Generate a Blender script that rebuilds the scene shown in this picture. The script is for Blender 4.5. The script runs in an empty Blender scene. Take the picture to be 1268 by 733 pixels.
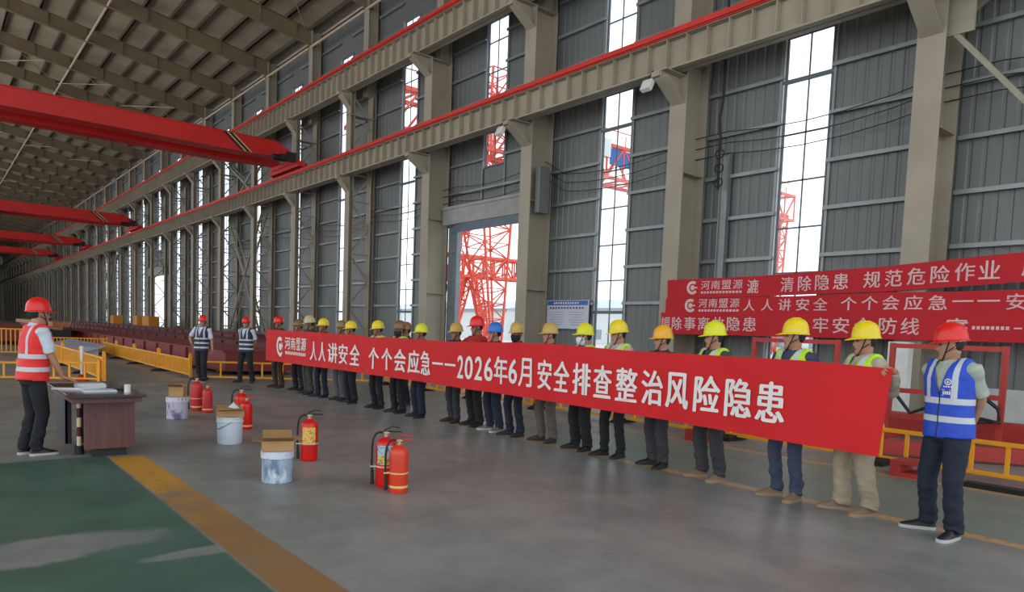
import bpy, bmesh, math, random
from math import sin, cos, pi, radians, sqrt, atan2
from mathutils import Vector, Matrix, noise
from mathutils.bvhtree import BVHTree
random.seed(7)
S = bpy.context.scene
C = S.collection

# ------------------------------------------------------------------ camera, world, exposure
F, CX, CY, EYE = 870.0, 634.0, 475.0, 1.6          # focal length and lens centre in pixels of 1268x733
def _axes():
    down = Vector((-0.038, 1.0, 63.0 / F)).normalized()
    d1 = Vector((-94.0 - CX, 412.0 + 0.038 * (-94.0 - CX) - CY, F)).normalized()
    X = -d1; Z = -down; Y = Z.cross(X)
    return X, Y, Z
_X, _Y, _Z = _axes()
cd = bpy.data.cameras.new('camera'); cam = bpy.data.objects.new('camera', cd); C.objects.link(cam)
cd.sensor_width = 36.0; cd.lens = F / 1268.0 * 36.0
cd.shift_y = (CY - 366.5) / 1268.0
cd.clip_start = 0.05; cd.clip_end = 1000
right = Vector((_X[0], _Y[0], _Z[0])); dn = Vector((_X[1], _Y[1], _Z[1])); fw = Vector((_X[2], _Y[2], _Z[2]))
mw = Matrix((( right[0], -dn[0], -fw[0], 0), (right[1], -dn[1], -fw[1], 0), (right[2], -dn[2], -fw[2], EYE), (0, 0, 0, 1)))
cam.matrix_world = mw
S.camera = cam
S.view_settings.view_transform = 'Standard'
S.view_settings.look = 'None'
S.view_settings.exposure = 1.15
S.view_settings.gamma = 1.0
S.view_settings.use_curve_mapping = False
try:
    S.cycles.max_bounces = 7; S.cycles.diffuse_bounces = 4; S.cycles.transparent_max_bounces = 24
    S.cycles.sample_clamp_indirect = 6.0
    S.cycles.use_denoising = True
except Exception:
    pass
W = bpy.data.worlds.new('sky'); S.world = W; W.use_nodes = True
def world():
    nt = W.node_tree; n = nt.nodes; l = nt.links; n.clear()
    tc = n.new('ShaderNodeTexCoord'); sp = n.new('ShaderNodeSeparateXYZ'); l.new(tc.outputs['Generated'], sp.inputs[0])
    ramp = n.new('ShaderNodeValToRGB'); l.new(sp.outputs['Z'], ramp.inputs[0])
    ramp.color_ramp.elements[0].position = 0.0; ramp.color_ramp.elements[0].color = (0.93, 0.95, 0.96, 1)
    ramp.color_ramp.elements[1].position = 0.55; ramp.color_ramp.elements[1].color = (0.40, 0.56, 0.72, 1)
    no = n.new('ShaderNodeTexNoise'); no.inputs['Scale'].default_value = 3.2; no.inputs['Detail'].default_value = 6
    l.new(tc.outputs['Generated'], no.inputs['Vector'])
    r2 = n.new('ShaderNodeValToRGB'); l.new(no.outputs[0], r2.inputs[0])
    r2.color_ramp.elements[0].position = 0.42; r2.color_ramp.elements[1].position = 0.62
    mx = n.new('ShaderNodeMixRGB'); l.new(r2.outputs[0], mx.inputs[0]); l.new(ramp.outputs[0], mx.inputs[1])
    mx.inputs[2].default_value = (.92, .94, .95, 1)
    bg = n.new('ShaderNodeBackground'); l.new(mx.outputs[0], bg.inputs[0]); bg.inputs[1].default_value = 1.0
    out = n.new('ShaderNodeOutputWorld'); l.new(bg.outputs[0], out.inputs[0])
world()

# ------------------------------------------------------------------ helpers
TMP = bpy.data.scenes.new('workbench')
def evaluated(obj):
    TMP.collection.objects.link(obj)
    vl = TMP.view_layers[0]; vl.update()
    me = bpy.data.meshes.new_from_object(obj.evaluated_get(vl.depsgraph))
    TMP.collection.objects.unlink(obj)
    return me
def lin(r, g, b):
    f = lambda c: (c / 255.0) / 12.92 if c / 255.0 <= 0.04045 else ((c / 255.0 + 0.055) / 1.055) ** 2.4
    return (f(r), f(g), f(b), 1.0)
MATS = {}
class NT:
    """short names for shader nodes"""
    def __init__(s, m): s.m = m; s.t = m.node_tree; s.n = s.t.nodes; s.l = s.t.links
    def new(s, k, **kw):
        o = s.n.new(k)
        for a, b in kw.items(): setattr(o, a, b)
        return o
    def inp(s, sock, v):
        if isinstance(v, (int, float)): sock.default_value = v
        elif isinstance(v, tuple): sock.default_value = v
        else: s.l.new(v, sock)
    def math(s, op, a, b=0.0, c=None):
        o = s.new('ShaderNodeMath', operation=op); s.inp(o.inputs[0], a); s.inp(o.inputs[1], b)
        if c is not None: s.inp(o.inputs[2], c)
        return o.outputs[0]
    def mix(s, f, a, b):
        o = s.new('ShaderNodeMixRGB'); s.inp(o.inputs[0], f); s.inp(o.inputs[1], a); s.inp(o.inputs[2], b); return o.outputs[0]
    def noise(s, vec, scale, detail=4, rough=.55):
        o = s.new('ShaderNodeTexNoise'); o.inputs['Scale'].default_value = scale; o.inputs['Detail'].default_value = detail
        o.inputs['Roughness'].default_value = rough
        if vec is not None: s.l.new(vec, o.inputs['Vector'])
        return o.outputs[0]
    def step(s, v, a, b):
        o = s.new('ShaderNodeMapRange'); s.inp(o.inputs['Value'], v); o.inputs['From Min'].default_value = a; o.inputs['From Max'].default_value = b
        return o.outputs[0]
    def band(s, v, lo, hi, e=.004):
        return s.math('MULTIPLY', s.step(v, lo - e, lo + e), s.step(v, hi + e, hi - e))
    def coords(s, kind='Object'):
        tc = s.new('ShaderNodeTexCoord'); sp = s.new('ShaderNodeSeparateXYZ'); s.l.new(tc.outputs[kind], sp.inputs[0])
        return tc.outputs[kind], sp.outputs[0], sp.outputs[1], sp.outputs[2]
def newmat(name):
    m = bpy.data.materials.new(name); m.use_nodes = True; MATS[name] = m
    t = NT(m); b = t.n['Principled BSDF']
    return m, t, b
def M(name, rgb, rough=.6, metal=0.0, var=.12, scale=3.0, bump=0.0, bscale=60.0, spec=None):
    if name in MATS: return MATS[name]
    m, t, b = newmat(name)
    col = lin(*rgb)
    vec, x, y, z = t.coords()
    nz = t.noise(vec, scale, 5)
    dark = tuple(c * (1 - var) for c in col[:3]) + (1,); lite = tuple(min(1, c * (1 + var)) for c in col[:3]) + (1,)
    t.l.new(t.mix(t.step(nz, .3, .7), dark, lite), b.inputs['Base Color'])
    b.inputs['Roughness'].default_value = rough; b.inputs['Metallic'].default_value = metal
    if spec is not None: b.inputs['Specular IOR Level'].default_value = spec
    if bump:
        bp = t.new('ShaderNodeBump'); bp.inputs['Strength'].default_value = bump; bp.inputs['Distance'].default_value = .01
        t.l.new(t.noise(vec, bscale, 3), bp.inputs['Height']); t.l.new(bp.outputs[0], b.inputs['Normal'])
    return m
def tag(o, label=None, cat=None, group=None, kind=None):
    if label: o['label'] = label
    if cat: o['category'] = cat
    if group: o['group'] = group
    if kind: o['kind'] = kind
    return o
def thing(name, label, cat, loc=(0, 0, 0), rz=0.0, group=None):
    o = bpy.data.objects.new(name, None); C.objects.link(o); o.empty_display_size = .1
    o.location = loc; o.rotation_euler = (0, 0, rz)
    return tag(o, label, cat, group)
def copy_tree(o, parent=None):
    c = o.copy(); C.objects.link(c)
    if parent is not None: c.parent = parent
    for ch in list(o.children): copy_tree(ch, c)
    return c
def frame_of(d, hint=Vector((0, 0, 1))):
    d = d.normalized()
    if abs(d.dot(hint)) > .98: hint = Vector((1, 0, 0)) if abs(d.x) < .9 else Vector((0, 1, 0))
    u = d.cross(hint).normalized(); v = u.cross(d).normalized()
    return u, v
class MB:
    def __init__(s): s.v = []; s.f = []; s.mi = []; s.sm = []
    def add(s, vs, fs, mi=0, smooth=False):
        o = len(s.v); s.v += [Vector(p) for p in vs]
        for f in fs: s.f.append(tuple(i + o for i in f)); s.mi.append(mi); s.sm.append(smooth)
        return s
    def box(s, c, d, rot=None, mi=0):
        hx, hy, hz = d[0] / 2, d[1] / 2, d[2] / 2
        vs = [Vector((x, y, z)) for x in (-hx, hx) for y in (-hy, hy) for z in (-hz, hz)]
        if rot is not None: vs = [rot @ p for p in vs]
        c = Vector(c)
        return s.add([p + c for p in vs], [(0, 1, 3, 2), (4, 6, 7, 5), (0, 4, 5, 1), (2, 3, 7, 6), (0, 2, 6, 4), (1, 5, 7, 3)], mi)
    def span(s, a, b, mi=0):
        return s.box([(p + q) / 2 for p, q in zip(a, b)], [abs(q - p) for p, q in zip(a, b)], None, mi)
    def bar(s, p0, p1, w, h, mi=0, hint=Vector((0, 0, 1))):
        p0 = Vector(p0); p1 = Vector(p1); u, v = frame_of(p1 - p0, hint); u = u * w / 2; v = v * h / 2
        vs = [p + a * u + b * v for p in (p0, p1) for a, b in ((-1, -1), (1, -1), (1, 1), (-1, 1))]
        return s.add(vs, [(0, 3, 2, 1), (4, 5, 6, 7), (0, 1, 5, 4), (1, 2, 6, 5), (2, 3, 7, 6), (3, 0, 4, 7)], mi)
    def tube(s, pts, r, n=8, mi=0, closed=False, flat=1.0):
        pts = [Vector(p) for p in pts]; k = len(pts)
        rs = list(r) if isinstance(r, (list, tuple)) else [r] * k
        vs = []; up = None
        for i, p in enumerate(pts):
            a = pts[(i - 1) % k] if (i or closed) else p; b = pts[(i + 1) % k] if (i < k - 1 or closed) else p
            d = (b - a).normalized()
            if up is None: u, w = frame_of(d)
            else:
                u = (up - d * up.dot(d)).normalized(); w = d.cross(u) * -1
            up = u
            w = u.cross(d)
            for j in range(n):
                t = 2 * pi * j / n; vs.append(p + u * cos(t) * rs[i] + w * sin(t) * rs[i] * flat)
        fs = []
        for i in range(k if closed else k - 1):
            i2 = (i + 1) % k
            for j in range(n): fs.append((i * n + j, i * n + (j + 1) % n, i2 * n + (j + 1) % n, i2 * n + j))
        s.add(vs, fs, mi, True)
        if not closed:
            o = len(s.v) - len(vs)
            s.f.append(tuple(o + j for j in range(n - 1, -1, -1))); s.mi.append(mi); s.sm.append(False)
            s.f.append(tuple(o + (k - 1) * n + j for j in range(n))); s.mi.append(mi); s.sm.append(False)
        return s
    def lathe(s, prof, n=24, c=(0, 0, 0), mi=0, a0=0.0, a1=2 * pi, cap=True):
        c = Vector(c); full = abs(a1 - a0 - 2 * pi) < 1e-6; m = n if full else n + 1; vs = []
        for r, z in prof:
            for j in range(m):
                t = a0 + (a1 - a0) * j / n; vs.append(c + Vector((r * cos(t), r * sin(t), z)))
        fs = []
        for i in range(len(prof) - 1):
            for j in range(n):
                j2 = (j + 1) % m; fs.append((i * m + j, i * m + j2, (i + 1) * m + j2, (i + 1) * m + j))
        s.add(vs, fs, mi, True)
        if full and cap:
            o = len(s.v) - len(vs)
            for i in (0, len(prof) - 1):
                if prof[i][0] > 1e-4: s.f.append(tuple(o + i * m + j for j in range(m))); s.mi.append(mi); s.sm.append(False)
        return s
    def loft(s, rings, mi=0, cap=True):
        """rings: equal-length lists of points"""
        n = len(rings[0]); vs = [p for r in rings for p in r]; fs = []
        for i in range(len(rings) - 1):
            for j in range(n): fs.append((i * n + j, i * n + (j + 1) % n, (i + 1) * n + (j + 1) % n, (i + 1) * n + j))
        s.add(vs, fs, mi, True)
        if cap:
            o = len(s.v) - len(vs)
            s.f.append(tuple(o + j for j in range(n - 1, -1, -1))); s.mi.append(mi); s.sm.append(True)
            s.f.append(tuple(o + (len(rings) - 1) * n + j for j in range(n))); s.mi.append(mi); s.sm.append(True)
        return s
    def prism(s, poly, ext, mi=0):
        poly = [Vector(p) for p in poly]; e = Vector(ext); n = len(poly)
        fs = [tuple(range(n - 1, -1, -1)), tuple(range(n, 2 * n))] + [(i, (i + 1) % n, n + (i + 1) % n, n + i) for i in range(n)]
        return s.add(poly + [p + e for p in poly], fs, mi)
    def ball(s, c, r, mi=0, n=10, m=7):
        c = Vector(c); r = Vector(r) if not isinstance(r, (int, float)) else Vector((r, r, r)); rings = []
        for i in range(m):
            t = -pi / 2 * .97 + pi * .97 * i / (m - 1)
            rings.append([c + Vector((r.x * cos(t) * cos(2 * pi * j / n), r.y * cos(t) * sin(2 * pi * j / n), r.z * sin(t))) for j in range(n)])
        return s.loft(rings, mi)
    def xf(s, mat):
        s.v = [mat @ p for p in s.v]; return s
    def mesh(s, name, off=None, recalc=True):
        me = bpy.data.meshes.new(name)
        me.from_pydata([tuple(p - off) if off else tuple(p) for p in s.v], [], s.f)
        me.polygons.foreach_set('material_index', s.mi); me.polygons.foreach_set('use_smooth', s.sm)
        if recalc:
            bm = bmesh.new(); bm.from_mesh(me); bmesh.ops.recalc_face_normals(bm, faces=bm.faces); bm.to_mesh(me); bm.free()
        me.update(); return me
    def build(s, name, mats, parent=None, loc=None, world=False, bevel=0.0, sharp=40):
        off = None
        if loc is not None: off = Vector(loc)
        if world and parent is not None: off = Vector(parent.location)
        me = s.mesh(name, off)
        if any(s.sm): me.set_sharp_from_angle(angle=radians(sharp))
        o = put(name, me, mats, parent)
        if loc is not None: o.location = loc
        if bevel:
            b = o.modifiers.new('edge', 'BEVEL'); b.width = bevel; b.segments = 2; b.limit_method = 'ANGLE'
        return o
def put(name, me, mats, parent=None):
    if not isinstance(mats, (list, tuple)): mats = [mats]
    idx = [p.material_index for p in me.polygons]
    me.materials.clear()
    for m in mats: me.materials.append(m)
    if len(mats) > 1: me.polygons.foreach_set('material_index', [min(i, len(mats) - 1) for i in idx])
    me.name = name
    o = bpy.data.objects.new(name, me); C.objects.link(o)
    if parent is not None: o.parent = parent
    return o
def struct(name, mb, mats, label=None, parent=None, **kw):
    o = mb.build(name, mats, parent, **kw); o['kind'] = 'structure'
    if label: o['label'] = label; o['category'] = kw.get('cat', 'building part')
    return o
GLYPH = {}
def glyph(txt, bold=0.0):
    """one character as flat triangles in a unit box: (verts 2d, faces), from Blender's own font"""
    if (txt, bold) in GLYPH: return GLYPH[(txt, bold)]
    cu = bpy.data.curves.new('lettering', 'FONT'); cu.body = txt; cu.resolution_u = 4
    o = bpy.data.objects.new('lettering', cu); me = evaluated(o)
    vs = [(v.co.x, v.co.y) for v in me.vertices]; fs = [tuple(p.vertices) for p in me.polygons]
    bpy.data.objects.remove(o); bpy.data.curves.remove(cu); bpy.data.meshes.remove(me)
    x0 = min(v[0] for v in vs); x1 = max(v[0] for v in vs); y0 = min(v[1] for v in vs); y1 = max(v[1] for v in vs)
    w = max(x1 - x0, 1e-4); h = max(y1 - y0, 1e-4)
    GLYPH[(txt, bold)] = ([((a - x0) / w, (b - y0) / h) for a, b in vs], fs, w / h)
    return GLYPH[(txt, bold)]
def put_glyph(mb, txt, cx, w, z0, h, place, mi=0, bold=.018, cuts=4):
    """place(x, z) -> 3D point; the character fills cx +- w/2 and z0..z0+h"""
    g, fs, asp = glyph(txt)
    for dx, dz in ((0, 0), (-bold, 0), (bold, 0), (0, bold * .6)):
        mb.add([place(cx - w / 2 + a * w + dx * w, z0 + b * h + dz * h) for a, b in g], fs, mi)
def fill_strip(mb, cx, w, z0, h, place, mi=0):
    mb.add([place(cx - w / 2, z0), place(cx + w / 2, z0), place(cx + w / 2, z0 + h), place(cx - w / 2, z0 + h)], [(0, 1, 2, 3)], mi)

# ------------------------------------------------------------------ materials of the hall
BEIGE = M('beige_steel', (160, 151, 134), .6, 0, .10, .8)
GIRDER = M('roof_steel', (128, 112, 90), .6, 0, .12, .8)
GIRT = M('galvanised_girt', (138, 142, 143), .42, .4, .12, 2.0)
REDP = M('crane_red_paint', (200, 24, 16), .45, 0, .10, .5)
RAILRED = M('rail_red_paint', (205, 48, 36), .5, 0, .10, 1.0)
DARK = M('dark_machinery', (36, 34, 36), .5, .2)
BLACK = M('black_rubber', (22, 22, 24), .6)
YEL = M('barrier_yellow', (238, 160, 22), .5, 0, .10, 2.0)
FRAMERED = M('frame_red_paint', (178, 52, 44), .5, 0, .12, 1.5)
WHITE = M('white_paint', (220, 220, 216), .5)
WINF = M('window_frame_grey', (96, 102, 108), .5, .2)
JAMB = M('window_jamb_light', (196, 200, 204), .45, .2)
def wall_material():
    m, t, b = newmat('corrugated_wall_sheet')
    vec, x, y, z = t.coords()
    n1 = t.noise(vec, .35, 4); n2 = t.noise(vec, 5.0, 3)
    c = t.mix(t.step(n1, .3, .7), lin(104, 108, 109), lin(120, 123, 122))
    c = t.mix(t.math('MULTIPLY', t.step(n2, .5, .8), .25), c, lin(98, 100, 98))
    t.l.new(c, b.inputs['Base Color']); b.inputs['Roughness'].default_value = .5; b.inputs['Metallic'].default_value = .15
    return m
SHEET = wall_material()
def roof_material():
    m, t, b = newmat('roof_underside')
    vec, x, y, z = t.coords()
    n1 = t.noise(vec, .6, 5)
    c = t.mix(t.step(n1, .3, .7), lin(158, 148, 126), lin(186, 176, 152))
    t.l.new(c, b.inputs['Base Color']); b.inputs['Roughness'].default_value = .7
    return m
ROOFM = roof_material()
def glass_material():
    m, t, b = newmat('window_glass')
    tr = t.new('ShaderNodeBsdfTransparent'); tr.inputs[0].default_value = (.95, .97, .98, 1)
    gl = t.new('ShaderNodeBsdfGlossy'); gl.inputs['Roughness'].default_value = .03
    fr = t.new('ShaderNodeValue'); fr.outputs[0].default_value = .05
    mx = t.new('ShaderNodeMixShader'); t.l.new(fr.outputs[0], mx.inputs[0]); t.l.new(tr.outputs[0], mx.inputs[1]); t.l.new(gl.outputs[0], mx.inputs[2])
    t.l.new(mx.outputs[0], t.n['Material Output'].inputs[0]); t.n.remove(b)
    return m
GLASS = glass_material()
def floor_material():
    m, t, b = newmat('painted_concrete_floor')
    vec, x, y, z = t.coords()
    big = t.noise(vec, .22, 5, .6); mid = t.noise(vec, 1.3, 6, .65); fine = t.noise(vec, 14, 4, .6)
    mp = t.new('ShaderNodeMapping'); t.l.new(vec, mp.inputs[0]); mp.inputs['Scale'].default_value = (.5, 2.2, 1)
    streak = t.noise(mp.outputs[0], 1.0, 6, .65)
    c = t.mix(t.step(big, .32, .68), lin(120, 121, 117), lin(152, 151, 145))
    c = t.mix(t.math('MULTIPLY', t.step(mid, .42, .68), .6), c, lin(101, 100, 96))
    c = t.mix(t.math('MULTIPLY', t.step(streak, .5, .75), .35), c, lin(158, 154, 149))
    # green paint beside the desk, worn in streaks
    g = t.math('MULTIPLY', t.step(y, 1.60, 1.57), t.step(x, -9.25, -9.15))
    mp2 = t.new('ShaderNodeMapping'); t.l.new(vec, mp2.inputs[0]); mp2.inputs['Scale'].default_value = (1.2, .55, 1); mp2.inputs['Location'].default_value = (3.1, 1.7, 0)
    wear = t.noise(mp2.outputs[0], .8, 5, .55)
    def blob(cx, cy, rx, ry):
        dx = t.math('DIVIDE', t.math('SUBTRACT', x, cx), rx); dy = t.math('DIVIDE', t.math('SUBTRACT', y, cy), ry)
        return t.math('ADD', t.math('MULTIPLY', dx, dx), t.math('MULTIPLY', dy, dy))
    ragged = t.math('MULTIPLY', t.math('SUBTRACT', mid, .5), 3.2)
    bl = t.math('MINIMUM', blob(-5.62, .5, .30, .95), blob(-5.03, 1.42, .10, .34))
    bl = t.step(t.math('ADD', bl, ragged), 1.3, .7)
    gw = t.math('MULTIPLY', g, t.math('SUBTRACT', 1.0, t.math('MULTIPLY', bl, .8)))
    green = t.mix(t.step(mid, .3, .7), lin(62, 92, 78), lin(84, 112, 97))
    c = t.mix(gw, c, green)
    # green walkway between the row of people and the barrier
    g2 = t.math('MULTIPLY', t.band(y, 7.02, 9.15, .02), t.step(x, -13.0, -6.0))
    g2 = t.math('MULTIPLY', g2, t.math('MULTIPLY', t.step(mid, .72, .42), .75))
    c = t.mix(g2, c, lin(104, 132, 114))
    # yellow lines
    ly = t.math('MULTIPLY', t.band(y, 1.60, 1.95, .012), t.step(x, -9.05, -9.0))
    worn = t.step(t.math('ADD', t.math('MULTIPLY', x, .55), t.math('MULTIPLY', mid, 3.0)), -1.6, -3.0)
    ly_c = t.mix(worn, lin(150, 112, 72), lin(206, 146, 44))
    c = t.mix(t.math('MULTIPLY', ly, t.step(mid, .78, .5)), c, ly_c)
    l2 = t.math('ADD', t.band(y, 6.84, 7.00, .012), t.band(y, 9.18, 9.34, .012))
    l2 = t.math('MULTIPLY', l2, t.math('MULTIPLY', t.step(fine, .75, .45), .85))
    l2 = t.math('MULTIPLY', l2, t.step(x, -14, -5))
    c = t.mix(l2, c, lin(205, 150, 78))
    c = t.mix(t.math('MULTIPLY', t.step(fine, .55, .8), .18), c, lin(80, 78, 76))
    t.l.new(c, b.inputs['Base Color'])
    t.l.new(t.math('ADD', t.math('MULTIPLY', mid, .22), .30), b.inputs['Roughness'])
    b.inputs['Specular IOR Level'].default_value = .4
    bp = t.new('ShaderNodeBump'); bp.inputs['Strength'].default_value = .08; bp.inputs['Distance'].default_value = .02
    t.l.new(mid, bp.inputs['Height']); t.l.new(bp.outputs[0], b.inputs['Normal'])
    return m
FLOORM = floor_material()

# ------------------------------------------------------------------ the hall
BAY = 6.67; NB = 36
XC = lambda k: -6.40 - BAY * k          # column centre lines along the wall
XW = lambda k: -9.78 - BAY * k          # window centre of the bay left of column k
YW = 18.0                               # inner face of the wall
XEND = XC(NB) - 1.0; XNEAR = 9.0
mb = MB(); mb.span((XEND - .3, -18.3, -.3), (XNEAR + 6, YW + .25, 0)); struct('floor', mb, FLOORM)
mb = MB(); mb.span((-420, YW + .25, -.3), (160, 420, -.06)); struct('ground_outside', mb, M('outdoor_concrete', (205, 203, 196), .8, 0, .1, .05))
SLOPE = .155
zroof = lambda y: 18.72 + SLOPE * (17.8 - abs(y))
def sheet(mb, x0, x1, z0, z1, y=YW):
    pit = .31; n = max(1, round((x1 - x0) / pit)); p = (x1 - x0) / n; xs = []
    for i in range(n):
        a = x0 + i * p; xs += [(a, 0), (a + p * .62, 0), (a + p * .72, .02), (a + p * .9, .02)]
    xs.append((x1, 0))
    vs = [(x, y + d, z) for x, d in xs for z in (z0, z1)]
    mb.add(vs, [(2 * i, 2 * i + 1, 2 * i + 3, 2 * i + 2) for i in range(len(xs) - 1)])
    bs = [(x0, y + .09, z0), (x1, y + .09, z0), (x1, y + .09, z1), (x0, y + .09, z1)]
    mb.add(bs, [(0, 1, 2, 3)])
DOORS = {2: 6.15, 10: 5.9}
WZ0, WZ1, WHW = 1.0, 16.3, .655
girts = [2.72 + 1.2 * i for i in range(13)]
wall = MB(); girt = MB(); skirt = MB()
for k in range(-2, NB):
    a, b = XC(k + 1), XC(k); w0, w1 = XW(k) - WHW, XW(k) + WHW
    if k in DOORS:
        dz = DOORS[k]; top = 8.35
        sheet(wall, a, w0, dz, zroof(YW)); sheet(wall, w1, b, dz, zroof(YW)); sheet(wall, w0, w1, dz, top); sheet(wall, w0, w1, WZ1, zroof(YW))
    else:
        sheet(wall, a, w0, 0, zroof(YW)); sheet(wall, w1, b, 0, zroof(YW)); sheet(wall, w0, w1, 0, WZ0); sheet(wall, w0, w1, WZ1, zroof(YW))
        skirt.span((a + .3, YW - .06, 0), (w0 - .02, YW - .01, .78)); skirt.span((w1 + .02, YW - .06, 0), (b - .3, YW - .01, .78))
    for z in girts:
        if k in DOORS and z < DOORS[k] + .9: continue
        spans = [(a, w0), (w1, b)]
        if k in DOORS and z < 8.3: spans = [(a, b)]
        for p, q in spans:
            p2 = p + (.32 if p == a else .02); q2 = q - (.32 if q == b else .02)
            girt.span((p2, YW - .15, z - .03), (q2, YW - .005, z + .03))
            girt.span((p2, YW - .16, z - .05), (q2, YW - .148, z + .05))
    for s_, e in ((w0 - .14, w0 - .06), (w1 + .03, w1 + .10)):
        if k not in DOORS: girt.span((s_, YW - .06, .8), (e, YW - .005, WZ1))
        else: girt.span((s_, YW - .06, 6.9), (e, YW - .005, WZ1))
struct('wall_back', wall, SHEET)
struct('trim_1', girt, GIRT)['label'] = 'grey horizontal steel girts on the corrugated wall'
struct('baseboard_back', skirt, M('white_skirt_panel', (196, 198, 196), .5, 0, .08))
mb = MB(); mb.span((XEND - .2, -18, 0), (XEND, YW, 23)); struct('wall_far', mb, SHEET)
mb = MB(); sheet(mb, XEND, -150, 0, 19, -18); struct('wall_front', mb, SHEET)
# roof sheet and purlins
mb = MB()
for y0, y1 in ((0, YW + .6), (-18.3, 0)):
    mb.add([(XEND - .2, y0, zroof(y0)), (XNEAR, y0, zroof(y0)), (XNEAR, y1, zroof(y1)), (XEND - .2, y1, zroof(y1)),
            (XEND - .2, y0, zroof(y0) + .12), (XNEAR, y0, zroof(y0) + .12), (XNEAR, y1, zroof(y1) + .12), (XEND - .2, y1, zroof(y1) + .12)],
           [(0, 1, 2, 3), (7, 6, 5, 4), (0, 4, 5, 1), (2, 6, 7, 3), (1, 5, 6, 2), (0, 3, 7, 4)])
struct('ceiling', mb, ROOFM)
mb = MB()
for i in range(-12, 13):
    y = i * 1.45
    mb.span((XEND, y - .04, zroof(y) - .26), (XNEAR, y + .04, zroof(y) + .02))
    mb.span((XEND, y - .04, zroof(y) - .26), (XNEAR, y + .10, zroof(y) - .24))
struct('trim_2', mb, M('purlin_dark', (84, 76, 62), .7))['label'] = 'dark purlins running the length of the roof'
# windows
n_win = 0
for k in range(-1, NB):
    z0 = 8.35 if k in DOORS else WZ0
    n_win += 1
    w0, w1 = XW(k) - WHW, XW(k) + WHW
    root = thing('window_%d' % n_win, None, None, (XW(k), YW, z0)); root['kind'] = 'structure'
    root['label'] = 'tall narrow window strip in the corrugated wall, number %d counted from the near end' % n_win; root['category'] = 'window'
    f = MB()
    f.span((w0, YW - .02, z0), (w0 + .05, YW + .03, WZ1)); f.span((w1 - .05, YW - .02, z0), (w1, YW + .03, WZ1))
    f.span((w0, YW - .05, z0), (w1, YW + .06, z0 + .07)); f.span((w0, YW - .05, WZ1 - .07), (w1, YW + .06, WZ1))
    f.span((XW(k) - .018, YW - .005, z0), (XW(k) + .018, YW + .025, WZ1))
    for zt in (3.5, 4.7, 5.95, 7.2, 9.75, 10.95, 12.15, 13.35, 15.2):
        if zt > z0 + .3: f.span((w0, YW - .005, zt - .022), (w1, YW + .025, zt + .022))
    for zt in (2.42, 8.6, 14.2):
        if zt > z0 + .3: f.span((w0 - .05, YW - .05, zt - .05), (w1 + .05, YW + .03, zt + .05))
    f.build('frame', WINF, root, world=True)['kind'] = 'structure'
    j = MB(); j.span((w0 - .05, YW - .05, z0), (w0 - .003, YW + .02, WZ1)); j.build('jamb', JAMB, root, world=True)['kind'] = 'structure'
    g = MB(); g.span((w0 + .05, YW + .012, z0 + .05), (w1 - .05, YW + .018, WZ1 - .05)); g.build('pane', GLASS, root, world=True)['kind'] = 'structure'
# doorways of the two door bays
for n, k in enumerate(DOORS):
    a, b, dz = XC(k + 1), XC(k), DOORS[k]
    d = MB()
    d.span((a + .30, YW - .10, 0), (a + .95, YW + .12, dz)); d.span((b - .55, YW - .10, 0), (b - .30, YW + .12, dz))
    for z in (1.4, 2.6, 3.8, 5.0): d.span((a + .40, YW - .16, z - .03), (a + .85, YW - .09, z + .03))
    root = struct('door_%d' % (n + 1), d, M('door_jamb_grey', (120, 128, 134), .5, .1)); root['category'] = 'doorway'
    root['label'] = ('wide open vehicle doorway under a rolled shutter, red gantry legs beyond' if n == 0 else 'distant open vehicle doorway far down the wall')
    h = MB(); h.span((a + .3, YW - .45, dz + .02), (b - .3, YW - .02, dz + .75)); h.span((a + .3, YW - .5, dz + .66), (b - .3, YW - .02, dz + .78))
    h.build('shutter_box', M('shutter_box_beige', (150, 150, 146), .5), root)['kind'] = 'structure'
    if n == 0:
        s_ = MB()
        for i in range(4): s_.span((a + .9, YW - .30, dz - .32 + i * .08), (b - .5, YW - .26 + .01 * (i % 2), dz - .245 + i * .08))
        s_.build('shutter_slats', M('shutter_blue_grey', (96, 108, 126), .5, .2), root)['kind'] = 'structure'
# columns
def h_column(x, z1, y0=16.8, y1=17.83, w=.58):
    c = MB()
    c.span((x - w / 2, y0, 0), (x + w / 2, y0 + .03, z1)); c.span((x - w / 2, y1 - .03, 0), (x + w / 2, y1, z1))
    c.span((x - .012, y0 + .03, 0), (x + .012, y1 - .03, z1))
    for z in (.05, 3.2, 6.4, z1 - 3.6, z1 - .05): c.span((x - w / 2 + .02, y0 + .03, z - .012), (x + w / 2 - .02, y1 - .03, z + .012))
    c.span((x - .42, y0 - .08, 0), (x + .42, y1, .04))
    return c
def lattice_column(x, z1, y0=16.42, y1=17.83, w=.48):
    c = MB()
    c.span((x - w / 2, y0, 0), (x + w / 2, y0 + .025, z1)); c.span((x - .012, y0, 0), (x + .012, y0 + .24, z1)); c.span((x - w / 2, y0 + .22, 0), (x + w / 2, y0 + .245, z1))
    c.span((x - w / 2, y1 - .2, 0), (x + w / 2, y1 - .18, z1)); c.span((x - w / 2, y1 - .02, 0), (x + w / 2, y1, z1)); c.span((x - .012, y1 - .2, 0), (x + .012, y1, z1))
    n = int(z1 / 1.3); dz = z1 / n
    for i in range(n):
        z = i * dz; a, b = (y0 + .22, y1 - .18) if i % 2 == 0 else (y1 - .18, y0 + .22)
        c.bar((x, a, z + .05), (x, b, z + dz - .05), .06, .075)
        c.bar((x, y0 + .22, z), (x, y1 - .18, z), .05, .06)
    c.span((x - .4, y0 - .08, 0), (x + .4, y1, .04)); c.span((x - w / 2, y0, z1 - 1.1), (x + w / 2, y1, z1 - 1.06))
    return c
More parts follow.
